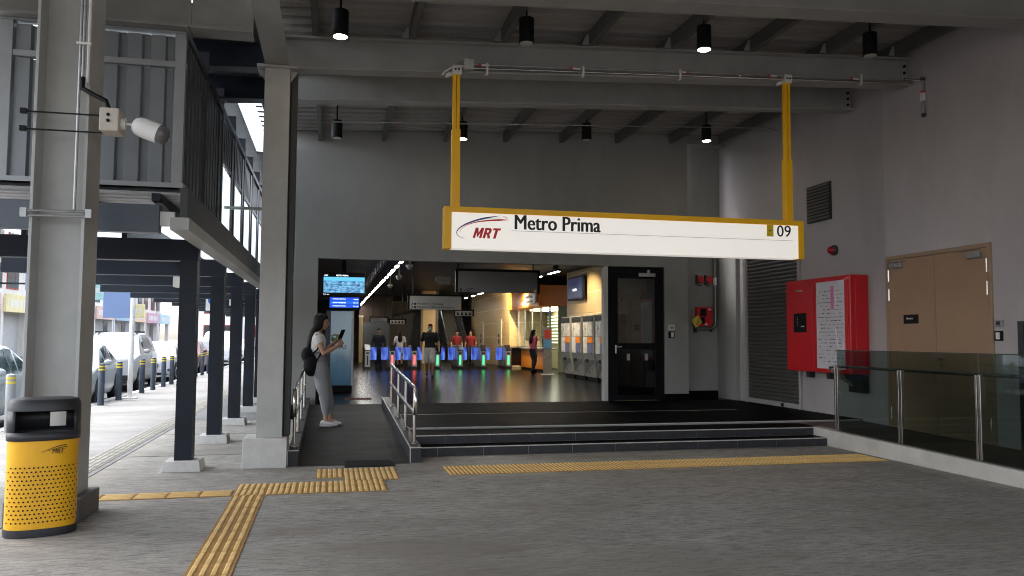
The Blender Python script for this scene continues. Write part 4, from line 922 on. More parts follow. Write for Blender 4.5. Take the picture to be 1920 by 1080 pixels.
# orange customer counter
cc = thing('service_counter', 'orange customer service counter with glazed booth', 'counter', (8.6, 31.5, .265))
build(MB().box(7.75, 9.6, 29.5, 34.9, 2.78, 3.6), 'fascia', mat('counter_orange', (.7, .2, .015), .35, var=.05), cc, bevel=.02)
build(MB().box(7.95, 8.2, 29.6, 33.5, .34, 1.12), 'front_panel', MATS['counter_orange'], cc, bevel=.02)
build(MB().box(8.0, 8.2, 29.65, 33.4, .265, .34), 'kick', M_blackm, cc)
build(MB().box(7.85, 8.5, 29.5, 33.6, 1.12, 1.17), 'counter_top', mat('counter_stone', (.3, .29, .26), .3), cc)
build(MB().box(8.5, 9.6, 29.4, 29.5, .265, 2.78), 'booth_wall', mat('booth_olive', (.25, .27, .16), .5), cc)
build(MB().box(9.5, 9.6, 29.5, 34.9, .265, 2.78), 'booth_wall', MATS['booth_olive'], cc)
for y in (29.55, 30.9, 32.3, 33.6, 34.8): build(MB().box(8.18, 8.24, y, y+.06, 1.17, 2.78), 'mullion', M_galv, cc)
for y in (29.61, 30.96, 32.36): build(MB().box(8.205, 8.215, y, y+1.28, 1.45, 2.78), 'pane', glassmat('booth_glass', (.75, .8, .75), .08), cc)
for k in range(9): build(MB().box(9.44, 9.5, 30, 34.5, 1.35+k*.14, 1.35+k*.14+.05), 'blind_slat', mat('blind_pale', (.6, .66, .5), .5, emit=(.75, .85, .6), estr=.25), cc)
bl_ = build(MB().box(8.4, 9.3, 30.5, 33.5, 2.72, 2.76), 'ceiling_panel', emat('booth_light', (1, .98, .85), 3.0), cc)
sb = build(MB().box(7.6, 7.64, 29.5, 31.2, 2.9, 3.3), 'name_board', M_white, cc)
text('Metro Prima', 'lettering', M_ink, sb, 1.2, .13, (7.598, 31.1, 3.12), (0, -1, 0), bold=.012)
text('Customer service', 'lettering', M_ink, sb, 1.2, .1, (7.598, 31.1, 2.95), (0, -1, 0))
build(MB().cyl((7.69, 31.9, 2.95), (7.75, 31.9, 2.95), .06, 12), 'spot_lamp', emat('warm_spot', (1, .75, .35), 12), cc)
nb = thing('notice_stand', 'upright notice stand with red and blue panels by the machines', 'stand', (7.55, 27.6, .265))
build(MB().box(7.42, 7.72, 27.58, 27.62, .27, 1.95), 'frame', M_galv, nb); build(MB().box(7.35, 7.8, 27.45, 27.75, .265, .29), 'base', M_white, nb)
build(MB().box(7.45, 7.69, 27.565, 27.58, 1.55, 1.85), 'notice', mat('notice_red', (.55, .06, .04), .4), nb); build(MB().box(7.45, 7.69, 27.565, 27.58, 1.2, 1.5), 'notice', mat('notice_blue', (.1, .3, .6), .4), nb)
# pillar, far shutter, escalator
e = thing('hall_pillar', 'beige clad pillar behind the walking man', 'pillar', (4.85, 40, .265)); build(MB().box(4.5, 5.15, 40, 40.8, .265, 3.9), 'cladding', M_beige, e, bevel=.02); build(MB().box(5.152, 5.3, 40.1, 40.8, .265, 3.9), 'dark_side', M_hallw, e)
e = thing('hall_pillar', 'slim beige pillar by the far roller shutter', 'pillar', (1.6, 43, .265)); build(MB().box(1.45, 1.65, 42, 42.3, .265, 2.6), 'cladding', MATS['beige_panel'], e, bevel=.02); build(MB().box(1.43, 1.67, 41.98, 42.32, 2.6, 2.68), 'cap', M_groove, e)
e = thing('far_shutter', 'closed grey roller shutter at the back of the hall', 'shutter', (2.4, 46, .265))
for k in range(30): build(MB().box(1.7, 3.3, 45.97+(.0 if k % 2 else .012), 46.02, .3+k*.07, .3+k*.07+.066), 'slat', mat('far_slat', (.14, .15, .155), .45), e)
build(MB().box(1.6, 3.4, 45.95, 46.3, 2.42, 3.9), 'head_panel', mat('brown_head', (.09, .055, .035), .5), e)
es = thing('escalator', 'dark escalator rising behind the gates', 'escalator', (7, 44, .265))
for x in (6.05, 7.1): 
    build(MB().add([(x, 42, .3), (x, 42, 1.2), (x, 47, 4.2), (x, 47, 3.0), (x+.12, 42, .3), (x+.12, 42, 1.2), (x+.12, 47, 4.2), (x+.12, 47, 3.0)], [(0, 1, 2, 3), (7, 6, 5, 4), (0, 4, 5, 1), (1, 5, 6, 2), (2, 6, 7, 3), (3, 7, 4, 0)]), 'balustrade', mat('escalator_dark', (.03, .03, .033), .25), es)
    build(MB().tube([(x+.06, 42, 1.24), (x+.06, 47, 4.24)], .04, 8), 'handrail', M_dark, es)
for k in range(12): build(MB().box(6.17, 7.1, 42.2+k*.4, 42.6+k*.4, .3+k*.22, .52+k*.22), 'step', M_dark, es)
# hall downlight warming the beige block
wd = thing('hall_spotlight', 'warm ceiling spotlight over the beige lift block', 'lamp', (7.3, 34.2, 3.7)); build(MB().lathe([(.07, 0), (.07, .2)], (7.3, 34.2, 3.7), n=14), 'housing', M_blackm, wd); build(MB().lathe([(.06, -.004), (.06, .003)], (7.3, 34.2, 3.7), n=14), 'lens', M_lit, wd)
def spot(par, loc, en, col, tgt, size=70):
    ld = bpy.data.lights.new('lamp_glow', 'SPOT'); ld.energy = en; ld.color = col; ld.spot_size = R(size); ld.spot_blend = .6; ld.shadow_soft_size = .08
    lo = bpy.data.objects.new('lamp_glow', ld); COL.objects.link(lo); lo.parent = par; lo.location = Vector(loc)-wloc(par)
    lo.rotation_euler = (Vector(loc)-Vector(tgt)).to_track_quat('Z', 'Y').to_euler()
spot(wd, (7.3, 34.2, 3.67), 260, (1, .78, .42), (8.0, 37, 1.6), 110)
w2 = thing('hall_spotlight', 'warm ceiling spotlight over the ticket machines', 'lamp', (7.0, 24.5, 3.7)); build(MB().lathe([(.07, 0), (.07, .2)], (7.0, 24.5, 3.7), n=14), 'housing', M_blackm, w2); build(MB().lathe([(.06, -.004), (.06, .003)], (7.0, 24.5, 3.7), n=14), 'lens', M_lit, w2)
spot(w2, (7.0, 24.5, 3.67), 85, (1, .8, .5), (8.2, 24.8, 1.9), 120)
w3 = thing('hall_spotlight', 'warm ceiling spotlight over the orange counter', 'lamp', (7.0, 31.5, 3.7)); build(MB().lathe([(.07, 0), (.07, .2)], (7.0, 31.5, 3.7), n=14), 'housing', M_blackm, w3); build(MB().lathe([(.06, -.004), (.06, .003)], (7.0, 31.5, 3.7), n=14), 'lens', M_lit, w3)
spot(w3, (7.0, 31.5, 3.67), 100, (1, .8, .5), (8.0, 31.5, 2.0), 120)
# hanging signs
def hsign(name, label, x0, x1, z0, z1, y, m):
    e = thing(name, label, 'sign', ((x0+x1)/2, y, z0), 'hall hanging signs')
    p = build(MB().box(x0, x1, y, y+.1, z0, z1), 'panel', m, e, bevel=.004)
    build_each(MB().box(x0-.06, x0-.004, y-.01, y+.11, z0-.01, z1+.06).box(x1+.004, x1+.06, y-.01, y+.11, z0-.01, z1+.06).box(x0-.06, x1+.06, y-.01, y+.11, z1+.004, z1+.06), 'frame', M_dframe, e)
    build_each(MB().cyl((x0+.1, y+.05, z1), (x0+.1, y+.05, 3.9), .015, 6).cyl((x1-.1, y+.05, z1), (x1-.1, y+.05, 3.9), .015, 6), 'hanger', M_dframe, e)
    return e, p
M_sp = mat('sign_panel_grey', (.33, .33, .31), .45, var=.06); M_sp2 = mat('sign_panel_dim', (.2, .2, .2), .45, var=.06)
e, p = hsign('direction_sign', 'pale platform direction sign with two lines of text', 2.31, 3.87, 2.40, 2.80, 24, M_sp)
for j, s in enumerate(('Platform 2 | Kwasa Damansara', 'Platform 1 | Putrajaya')):
    text(s, 'lettering', M_ink, p, 1.1 if j == 0 else .78, .075, (2.54, 23.998, 2.425+j*.1), bold=.012)
    build(MB().box(2.44, 2.50, 23.994, 24, 2.43+j*.1, 2.49+j*.1), 'pictogram', M_ink, p)
    build(MB().prism([(2.35, 2.43+j*.1), (2.365, 2.42+j*.1), (2.40, 2.465+j*.1), (2.41, 2.45+j*.1), (2.412, 2.495+j*.1), (2.37, 2.49+j*.1), (2.385, 2.478+j*.1)], 'y', 23.994, 24), 'arrow', M_ink, p)
    build(MB().box(3.81, 3.85, 23.994, 24, 2.42+j*.09, 2.48+j*.09), 'badge', M_signy, p)
e, p = hsign('blank_sign', 'dim grey hanging sign with a small upward arrow', 2.98, 4.95, 2.655, 3.16, 19, M_sp2)
build(MB().prism([(3.05, 2.76), (3.09, 2.70), (3.065, 2.715), (3.065, 2.66), (3.035, 2.66), (3.035, 2.715), (3.01, 2.70)], 'y', 18.994, 19), 'arrow', M_ink, p)
text('MRT', 'lettering', M_ink, p, .1, .04, (3.2, 18.998, 2.67), bold=.015, shear=.25)
yf_ = yf; yf = 18.998
swoosh(bez((3.14, 2.685), (3.17, 2.73), (3.25, 2.745), (3.36, 2.735)), .012, 'emblem', M_ink, p); yf = yf_
build(MB().box(4.86, 4.92, 18.994, 19, 2.67, 2.74), 'badge', M_signy, p)
e, p = hsign('pictogram_sign', 'small grey sign with four access pictograms', 4.6, 5.27, 2.38, 2.57, 30, M_sp)
for k in range(4):
    x = 4.66+k*.155
    build(MB().prism([(x, 2.41), (x+.11, 2.41), (x+.09, 2.46), (x+.05, 2.52), (x+.06, 2.54), (x+.03, 2.54), (x+.02, 2.5)], 'y', 29.99, 30.0), 'pictogram', M_ink, p)
e, p = hsign('pictogram_sign', 'small grey pictogram sign above the far passage', 2.6, 3.25, 2.15, 2.33, 36, M_sp)
for k in range(4): build(MB().prism([(2.65+k*.15, 2.18), (2.75+k*.15, 2.18), (2.72+k*.15, 2.3), (2.67+k*.15, 2.26)], 'y', 35.99, 36.0), 'pictogram', M_ink, p)
e, p = hsign('notice_sign', 'dim hanging notice in front of the far shutter', 1.95, 2.75, 2.3, 2.52, 40, M_sp2)
for k in range(3): build(MB().box(2.0, 2.65-.1*k, 39.99, 40, 2.34+k*.06, 2.36+k*.06), 'print_line', M_ink, p)
e = thing('ceiling_unit', 'pale grey ceiling unit above the platform sign', 'unit', (4, 29, 3.6)); build(MB().box(3.75, 4.3, 29, 29.5, 3.62, 3.8), 'case', M_sp, e, bevel=.02); build(MB().box(3.8, 4.25, 28.95, 29.0, 3.5, 3.62), 'grille', M_galv, e); build(MB().cyl((4.02, 29.2, 3.8), (4.02, 29.2, 3.9), .02, 6), 'stem', M_galv, e)
for k, (x, y, w) in enumerate(((2.05, 21.5, 'first'), (2.1, 25.5, 'second'), (2.15, 30, 'third'))):
    e = thing('dome_camera', w+' white dome camera below the hall ceiling beside the strip light', 'camera', (x, y, 3.4)); build(MB().lathe([(.09, .12), (.1, .08), (.1, .06)], (x, y, 3.4), n=14), 'base', M_white, e, smooth=True); build(MB().lathe([(.085, .06), (.075, .02), (.04, -.02), (.01, -.03)], (x, y, 3.4), n=14), 'dome', M_sp, e, smooth=True); build(MB().cyl((x, y, 3.52), (x, y, 3.9), .02, 8), 'stem', M_white, e)
# information screens and totem
sc = thing('information_screen', 'bright blue information screen hung over the totem', 'screen', (.3, 19.3, 2.5))
build(MB().box(-.2, .81, 19.3, 19.4, 2.5, 3.075), 'case', M_blackm, sc, bevel=.01)
def imgmat():
    m = mat('city_picture', (.1, .3, .7), .3, var=0); nt = m.node_tree; N = nt.nodes; L = nt.links; b = N['Principled BSDF']
    tc = N['Texture Coordinate']; sp = N.new('ShaderNodeSeparateXYZ'); L.new(tc.outputs['Generated'], sp.inputs[0])
    nz = N.new('ShaderNodeTexNoise'); nz.inputs['Scale'].default_value = 9; nz.inputs['Detail'].default_value = 6; nz.inputs['Roughness'].default_value = .75; L.new(tc.outputs['Generated'], nz.inputs['Vector'])
    r1 = N.new('ShaderNodeValToRGB'); r1.color_ramp.elements[0].position = .4; r1.color_ramp.elements[0].color = (.005, .03, .16, 1); r1.color_ramp.elements[1].position = .64; r1.color_ramp.elements[1].color = (.25, .65, .95, 1); L.new(nz.outputs['Fac'], r1.inputs[0])
    r2 = N.new('ShaderNodeValToRGB'); r2.color_ramp.elements[0].position = .72; r2.color_ramp.elements[0].color = (0, 0, 0, 1); r2.color_ramp.elements[1].position = .80; r2.color_ramp.elements[1].color = (1, 1, 1, 1); L.new(sp.outputs['Z'], r2.inputs[0])
    mx = N.new('ShaderNodeMix'); mx.data_type = 'RGBA'; L.new(r2.outputs[0], mx.inputs[0]); L.new(r1.outputs[0], mx.inputs[6]); mx.inputs[7].default_value = (.12, .5, .85, 1)
    L.new(mx.outputs[2], b.inputs['Emission Color']); b.inputs['Emission Strength'].default_value = .26; b.inputs['Base Color'].default_value = (.01, .01, .01, 1); return m
build(MB().box(-.17, .78, 19.294, 19.3, 2.6, 2.97), 'picture', imgmat(), sc)
M_w = emat('screen_text', (.9, .95, 1), .35)
text('METRO PRIMA', 'lettering', M_w, sc, .28, .035, (.12, 19.298, 2.99), bold=.012); text('9:41 am', 'lettering', M_w, sc, .13, .03, (-.17, 19.298, 2.545)); text('MRT', 'lettering', M_w, sc, .08, .03, (-.15, 19.298, 2.99), bold=.015)
build(MB().box(.25, .35, 19.4, 19.5, 2.7, 3.62), 'hanger', M_dframe, sc)
s2 = thing('departure_board', 'small blue departure board with three rows below the big screen', 'screen', (.3, 19.35, 2.2))
build(MB().box(-.06, .7, 19.34, 19.4, 2.21, 2.495), 'case', M_blackm, s2)
for k in range(3):
    build(MB().box(-.02, .66, 19.335, 19.34, 2.25+k*.082, 2.25+k*.082+.077), 'row', emat('board_blue%d' % k, (.01, .06+.03*(k % 2), .5), .3), s2)
    text(('PUTRAJAYA SENTRAL', 'KWASA DAMANSARA', 'PUTRAJAYA SENTRAL')[k], 'lettering', M_w, s2, .3, .028, (.05, 19.336, 2.272+k*.082), bold=.012)
    text(('11 min', '12 min', '4 min')[k], 'lettering', M_w, s2, .11, .028, (.53, 19.336, 2.272+k*.082), bold=.012)
tt = thing('advert_totem', 'tall blue advertising totem behind the standing woman', 'totem', (.2, 19.5, .265))
build(MB().box(-.1, .55, 19.42, 19.72, .40, 2.185), 'case', mat('totem_dark', (.03, .05, .075), .35), tt, bevel=.01)
build(MB().box(-.08, .53, 19.45, 19.7, .265, .40), 'plinth', M_blackm, tt)
def gradm():
    m = mat('poster_sky', (.3, .4, .48), .3, var=0); nt = m.node_tree; N = nt.nodes; L = nt.links; b = N['Principled BSDF']; tc = N['Texture Coordinate']
    sp = N.new('ShaderNodeSeparateXYZ'); L.new(tc.outputs['Generated'], sp.inputs[0]); nz = N.new('ShaderNodeTexNoise'); nz.inputs['Scale'].default_value = 4; nz.inputs['Detail'].default_value = 6; L.new(tc.outputs['Generated'], nz.inputs['Vector'])
    ad = N.new('ShaderNodeMath'); ad.operation = 'MULTIPLY_ADD'; L.new(nz.outputs['Fac'], ad.inputs[0]); ad.inputs[1].default_value = .22; L.new(sp.outputs['Z'], ad.inputs[2])
    r = N.new('ShaderNodeValToRGB'); r.color_ramp.elements[0].position = .12; r.color_ramp.elements[0].color = (.02, .11, .22, 1); r.color_ramp.elements[1].position = .62; r.color_ramp.elements[1].color = (.34, .44, .52, 1)
    q = r.color_ramp.elements.new(.42); q.color = (.1, .2, .3, 1); L.new(ad.outputs[0], r.inputs[0]); L.new(r.outputs[0], b.inputs['Base Color']); L.new(r.outputs[0], b.inputs['Emission Color']); b.inputs['Emission Strength'].default_value = .035; return m
build(MB().box(.015, .50, 19.41, 19.42, .42, 2.17), 'poster', gradm(), tt)
build(MB().box(.505, .55, 19.405, 19.42, .41, 2.18), 'edge_trim', M_galv, tt)
text('EMAS', 'lettering', mat('totem_ink', (.02, .05, .09), .5, var=0), tt, .30, .09, (.09, 19.408, 1.27))
e = thing('floor_mat', 'dark red mat on the hall floor near the totem', 'mat', (.7, 17.2, .265)); build(MB().box(.35, .85, 16.9, 17.4, .266, .272), 'pile', mat('red_mat', (.12, .012, .012), .9), e); build(MB().box(.33, .87, 16.88, 17.42, .2652, .269), 'border', M_blackm, e)
lr = MB().add([(3.2, 22.5, .2655), (3.5, 23.5, .2655), (3.1, 24.4, .2655), (4.1, 24.4, .2655), (3.7, 23.6, .2655), (5.0, 20.5, .2655), (4.75, 20.5, .2655)], [(0, 6, 5, 4, 3, 2, 1)])
# fare gates
M_gate = mat('gate_steel', (.45, .44, .42), .3, metal=.7, var=.15); M_gdark = mat('gate_black', (.015, .016, .02), .3)
def flapmat():
    m = mat('glowing_flap', (.03, .06, .35), .15, var=0, emit=(.02, .08, 1), estr=.17); nt = m.node_tree; N = nt.nodes; L = nt.links
    nz = N.new('ShaderNodeTexNoise'); nz.inputs['Scale'].default_value = 7; nz.inputs['Detail'].default_value = 3; mp = N['Mapping']; mp.inputs['Scale'].default_value = (1, 1, .3); L.new(mp.outputs[0], nz.inputs['Vector'])
    r = N.new('ShaderNodeValToRGB'); r.color_ramp.elements[0].position = .38; r.color_ramp.elements[0].color = (.003, .01, .25, 1); r.color_ramp.elements[1].position = .66; r.color_ramp.elements[1].color = (.16, .32, 1, 1)
    L.new(nz.outputs['Fac'], r.inputs[0]); L.new(r.outputs[0], N['Principled BSDF'].inputs['Emission Color']); return m
M_flap = flapmat()
gx = [1.5, 2.5, 3.4, 4.35, 5.3, 6.28, 7.35]
lab = ['unlit', 'red lit', 'red lit', 'green lit', 'green lit', 'green lit', 'green lit']
wh = ['by the far shutter', 'beside the woman passing through', 'closest to the walking man on his bag-free side', 'hidden behind the walking man', 'third from the beige block', 'second from the beige block', 'nearest the beige block']
for k, x in enumerate(gx):
    e = thing('fare_gate', lab[k]+' fare gate cabinet, '+wh[k], 'gate', (x, 33, .265), 'fare gates')
    build(MB().prism([(33.0, .36), (34.7, .36), (34.7, 1.22), (33.28, 1.22), (33.0, 1.02)], 'x', x-.11, x+.11), 'cabinet', M_gate, e, bevel=.008)
    build(MB().box(x-.12, x+.12, 32.98, 34.7, .265, .36), 'plinth', M_gdark, e)
    build(MB().add([(x-.115, 33.0, 1.04), (x+.115, 33.0, 1.04), (x+.115, 33.3, 1.26), (x-.115, 33.3, 1.26), (x-.115, 33.0, 1.0), (x+.115, 33.0, 1.0), (x+.115, 33.3, 1.22), (x-.115, 33.3, 1.22)], [(0, 1, 2, 3), (7, 6, 5, 4), (0, 4, 5, 1), (1, 5, 6, 2), (2, 6, 7, 3), (3, 7, 4, 0)]), 'reader', M_gdark, e)
    build(MB().box(x-.06, x+.06, 32.985, 33.0, .88, .95), 'display', M_gdark, e)
    if k: build(MB().box(x-.03, x+.03, 32.985, 33.0, .43, .82), 'light_bar', emat('red_led', (1, .07, .08), .8) if k in (1, 2) else emat('green_led', (.06, .95, .25), .55), e)
    else: build(MB().box(x-.03, x+.03, 32.985, 33.0, .43, .82), 'light_bar', M_gdark, e)
    for s in (-1, 1):
        if (k == 0 and s < 0) or (k == 6 and s > 0): continue
        build(MB().box(min(x+s*.13, x+s*.40), max(x+s*.13, x+s*.40), 33.7, 33.725, .62, 1.14), 'flap', M_flap, e, bevel=.03)
gr = thing('glass_barrier', 'glass barrier panel between the gates and the beige block', 'barrier', (7.7, 33.3, .265))
build(MB().box(7.5, 8.9, 33.2, 33.22, .4, 1.15), 'glass_pane', M_dglass, gr); build_each(MB().box(7.5, 7.54, 33.18, 33.24, .265, 1.2).box(8.2, 8.24, 33.18, 33.24, .265, 1.2).box(7.5, 8.9, 33.18, 33.24, 1.16, 1.2), 'frame', M_dark, gr)
# ---------------------------------------------------------------- street: bollards, post, cars, buildings
M_boll = mat('bollard_slate', (.045, .06, .085), .5, var=.2, scale=5); M_band = mat('bollard_yellow', (.7, .55, .05), .5)
ys = [14.35, 15.75, 17.1, 18.4, 19.6, 21.15, 23.6, 25.0, 26.5, 27.8, 29.4, 31, 32.6, 34.2, 35.8, 37.4]
tags_ = ['at the picture edge beside the litter bin', 'one place beyond the first', 'two places beyond the first', 'hidden by the big column', 'in front of the silver hatchback wing', 'by the silver hatchback door', 'just past the white sign post', 'second past the white sign post', 'third past the white sign post', 'fourth past the white sign post', 'by the first navy column', 'just beyond the first navy column', 'midway along the far cars', 'beyond the midway cars', 'near the far end of the row', 'last of the visible row']
for k, y in enumerate(ys):
    if k in (1, 2, 3): continue
    e = thing('bollard', 'slate bollard with two yellow bands, '+tags_[k], 'bollard', (-4.97, y, 0), 'bollards along the kerb')
    build(MB().lathe([(.07, 0), (.07, .9), (.06, .925), (.02, .935)], (-4.97, y, 0), n=14), 'shaft', M_boll if k else mat('bollard_grey', (.3, .31, .32), .5), e, smooth=True)
    for z in (.78, .85): build(MB().lathe([(.0725, 0), (.0725, .035)], (-4.97, y, z), n=14), 'band', M_band, e, smooth=True)
sp_ = thing('sign_post', 'white street post carrying a plain blue-grey board', 'post', (-4.82, 21.6, 0))
build(MB().cyl((-4.82, 21.6, .02), (-4.82, 21.6, 2.85), .06, 12), 'pole', M_white, sp_, smooth=True); build(MB().box(-4.98, -4.66, 21.45, 21.75, 0, .03), 'base_plate', M_white, sp_)
build(MB().box(-5.5, -4.88, 21.58, 21.61, 2.0, 2.74), 'board', mat('board_back', (.17, .24, .42), .5, var=.05), sp_, bevel=.004)
# cars ----------------------------------------------------------------
M_tyre = mat('tyre_rubber', (.012, .012, .012), .8); M_rim = mat('alloy_rim', (.45, .45, .46), .3, metal=.8); M_cglass = mat('car_glass', (.045, .075, .08), .08, var=0, spec=.45)
M_lampw = mat('headlamp_glass', (.7, .72, .75), .1, var=.1, scale=20); M_lampr = mat('tail_lamp', (.4, .02, .02), .2)
def car(label, loc, rot, col, kind='hatch', name='parked_car'):
    L_, W, H = {'hatch': (3.9, 1.68, 1.5), 'suv': (4.6, 1.82, 1.78), 'sedan': (4.4, 1.72, 1.46), 'van': (4.8, 1.85, 2.0)}[kind]
    e = thing(name, label, 'van' if kind == 'van' else 'car', (0, 0, 0), 'cars parked along the kerb')
    paint = mat('paint_'+'_'.join('%02d' % int(c*100) for c in col), col, .42, metal=0, var=.03, coat=.12)
    h = L_/2
    if kind == 'van': prof = [(-h, .55, .95), (-h+.12, .9, 1.12), (-h+.55, 1.15, 1.2), (-h+.75, 1.22, 1.28), (-h+1.45, 1.25, H-.06), (-h+2.2, 1.25, H), (0.9, 1.25, H), (h-.25, 1.25, H-.06), (h, 1.15, 1.25)]
    elif kind == 'suv': prof = [(-h, .6, .95), (-h+.1, .95, 1.04), (-h+.6, 1.05, 1.1), (-h+1.15, 1.1, 1.16), (-h+1.85, 1.12, H-.08), (-h+2.3, 1.12, H), (.9, 1.12, H), (h-.3, 1.12, H-.1), (h, .95, 1.1)]
    else: prof = [(-h, .5, .72), (-h+.1, .76, .86), (-h+.6, .9, .95), (-h+1.05, .93, .99), (-h+1.85, .95, H-.08), (-h+2.3, .95, H), (.7, .95, H-.03), (h-.45 if kind == 'hatch' else h-.95, .97, H-.28 if kind == 'hatch' else 1.02), (h, .8, .95)]
    secs = []
    for i, (x, zb_, zt) in enumerate(prof):
        ww = W/2*(.86 if i in (0, len(prof)-1) else .97 if i in (1,) else 1)
        roofw = ww*(.93 if zt < zb_+.2 else .74)
        z0 = .32 if i in (0, len(prof)-1) else .24
        half = [(ww*.9, z0), (ww, z0+.16), (ww*1.0, (z0+zb_)/2), (ww*.985, zb_-.05), (ww*.955, zb_), (roofw, zt-.05), (roofw*.9, zt-.01), (0, zt+.015)]
        ring = [(a, x, b) for a, b in half]+[(-a, x, b) for a, b in reversed(half[:-1])]
        secs.append(ring)
    def lerp_sec(t):
        i = min(int(t), len(secs)-2); f = t-i
        return [tuple(Vector(a).lerp(Vector(b), f)) for a, b in zip(secs[i], secs[i+1])]
    body = build(MB().rings(secs), 'body', paint, e, raw=True, smooth=True); body.parent = e
    def skin(quads, name, m, off=.006, par=None):
        mb = MB()
        for q in quads:
            vs = [Vector(p) for p in q]; nn = (vs[1]-vs[0]).cross(vs[2]-vs[0]).normalized()
            c = sum(vs, Vector())/4
            if nn.dot(c-Vector((0, 0, .7))) < 0: nn = -nn
            mb.add([v+nn*off for v in vs], [(0, 1, 2, 3)])
        o = build(mb, name, m, par or e, raw=True); o.parent = par or e; return o
    def quad(i0, i1, j0, j1, mg=.08):
        a = [Vector(secs[i0][j0]), Vector(secs[i1][j0]), Vector(secs[i1][j1]), Vector(secs[i0][j1])]
        c = sum(a, Vector())/4; return [p.lerp(c, mg) for p in a]
    skin([quad(3, 4, 5, 9, .07)], 'windscreen', M_cglass)
    skin([quad(6, 7, 5, 9, .1)] if kind != 'van' else [quad(7, 8, 5, 9, .1)], 'rear_window', M_cglass)
    for jj, sgn in (((4, 5), 1), ((10, 9), -1)):
        j0, j1 = jj
        skin([quad(4, 5, j0, j1, .1)], 'side_window', M_cglass); skin([quad(5, 6, j0, j1, .06)], 'side_window', M_cglass)
        a, b, c = Vector(secs[3][j0]), Vector(secs[4][j0]), Vector(secs[4][j1]); cc_ = (a+b+c)/3
        tri = [p.lerp(cc_, .15) for p in (a, b, c)]; skin([[tri[0], tri[1], tri[2], tri[2]]] if False else [[tri[0], tri[1], tri[2], (tri[2]+tri[0])/2]], 'side_window', M_cglass)
        if kind in ('hatch', 'suv', 'van'):
            a, b, c = Vector(secs[6][j0]), Vector(secs[7][j0]), Vector(secs[6][j1]); cc_ = (a+b+c)/3; tri = [p.lerp(cc_, .18) for p in (a, b, c)]; skin([[tri[0], tri[1], (tri[1]+tri[2])/2, tri[2]]], 'side_window', M_cglass)
        x = sgn*W/2
        m0 = MB(); m0.ell((x+sgn*.09, prof[3][0]+.28, prof[3][1]+.1), (.1, .06, .07), 10, 6); o = build(m0, 'mirror', paint, e, raw=True, smooth=True); o.parent = e
        for yy in (-h+.78, h-.8):
            t = MB().lathe([(.2, -.1), (.30, -.1), (.325, -.07), (.325, .07), (.30, .1), (.2, .1)], (sgn*(W/2-.08), yy, .32), 'x', 22); o = build(t, 'wheel', M_tyre, e, raw=True, smooth=True); o.parent = e
            q = build(MB().lathe([(.205, 0), (.205, .11 if sgn > 0 else -.11), (.05, .09 if sgn > 0 else -.09), (.02, .1 if sgn > 0 else -.1)], (sgn*(W/2-.08), yy, .32), 'x', 18), 'rim', M_rim, o, raw=True, smooth=True); q.parent = o
            q = build(MB().lathe([(.38, 0), (.38, sgn*.03), (.325, sgn*.031)], (sgn*(W/2-.025), yy, .34), 'x', 20), 'wheel_arch', M_tyre, e, raw=True); q.parent = e
        zl = prof[1][1]-.12
        o = build(MB().hexa([(sgn*W*.25, -h-.005, zl-.08), (sgn*W*.42, -h+.05, zl-.06), (sgn*W*.46, -h+.3, zl+.03), (sgn*W*.25, -h+.05, zl-.02), (sgn*W*.25, -h+.01, zl+.05), (sgn*W*.42, -h+.07, zl+.1), (sgn*W*.465, -h+.32, zl+.12), (sgn*W*.25, -h+.07, zl+.09)]), 'headlight', M_lampw, e, raw=True, smooth=True); o.parent = e
        o = build(MB().box(min(sgn*W*.32, sgn*W*.44), max(sgn*W*.32, sgn*W*.44), h-.1, h+.01, .75, .95), 'tail_light', M_lampr, e, raw=True); o.parent = e
        o = build_each(MB().box(min(x-.004*sgn, x+.006*sgn), max(x-.004*sgn, x+.006*sgn), -.25, -.1, prof[4][1]-.14, prof[4][1]-.11).box(min(x-.004*sgn, x+.006*sgn), max(x-.004*sgn, x+.006*sgn), .75, .9, prof[4][1]-.14, prof[4][1]-.11), 'door_handle', paint, e, raw=True); o.parent = e
    zl = prof[1][1]-.16
    gm = MB()
    for k in range(4): gm.box(-W*.22, W*.22, -h-.015, -h+.1, zl-.1+k*.045, zl-.075+k*.045)
    o = build(gm, 'grille', M_rim if kind == 'suv' else M_tyre, e, raw=True); o.parent = e
    o = build(MB().box(-W*.4, W*.4, -h-.04, -h+.15, .34, .5), 'bumper', paint if kind != 'suv' else M_tyre, e, raw=True, bevel=.02); o.parent = e
    o = build(MB().box(-.24, .24, -h-.05, -h-.035, .42, .52), 'number_plate', M_tyre, e, raw=True); o.parent = e
    o = build(MB().box(-W*.38, W*.38, -h-.03, -h+.1, .25, .33), 'lower_intake', M_tyre, e, raw=True); o.parent = e
    if kind == 'suv':
        o = build_each(MB().box(-W*.33, -W*.29, -.4, 1.2, H, H+.05).box(W*.29, W*.33, -.4, 1.2, H, H+.05), 'roof_rail', M_tyre, e, raw=True); o.parent = e
    e.location = (loc[0], loc[1], -.12); e.rotation_euler = (0, 0, R(rot)); return e
car('pale silver-blue hatchback parked behind the litter bin', (-6.45, 16.0), 1, (.36, .41, .44), 'hatch')
car('silver hatchback parked beside the first navy bollards', (-6.2, 21.7), 4, (.33, .36, .4), 'hatch')
car('white sport utility car with black roof rails', (-6.7, 28.2), 3, (.36, .36, .37), 'suv')
car('light silver car parked behind the white sport utility car', (-6.5, 33.6), 1, (.55, .57, .6), 'sedan')
car('dark maroon car parked between the navy columns', (-6.4, 38.8), 1, (.14, .04, .045), 'hatch')
car('dark grey car parked beyond the maroon one', (-6.4, 43.5), 0, (.08, .085, .09), 'sedan')
car('white van parked at the far end of the kerb', (-6.3, 50), 0, (.75, .75, .76), 'van', 'parked_van')
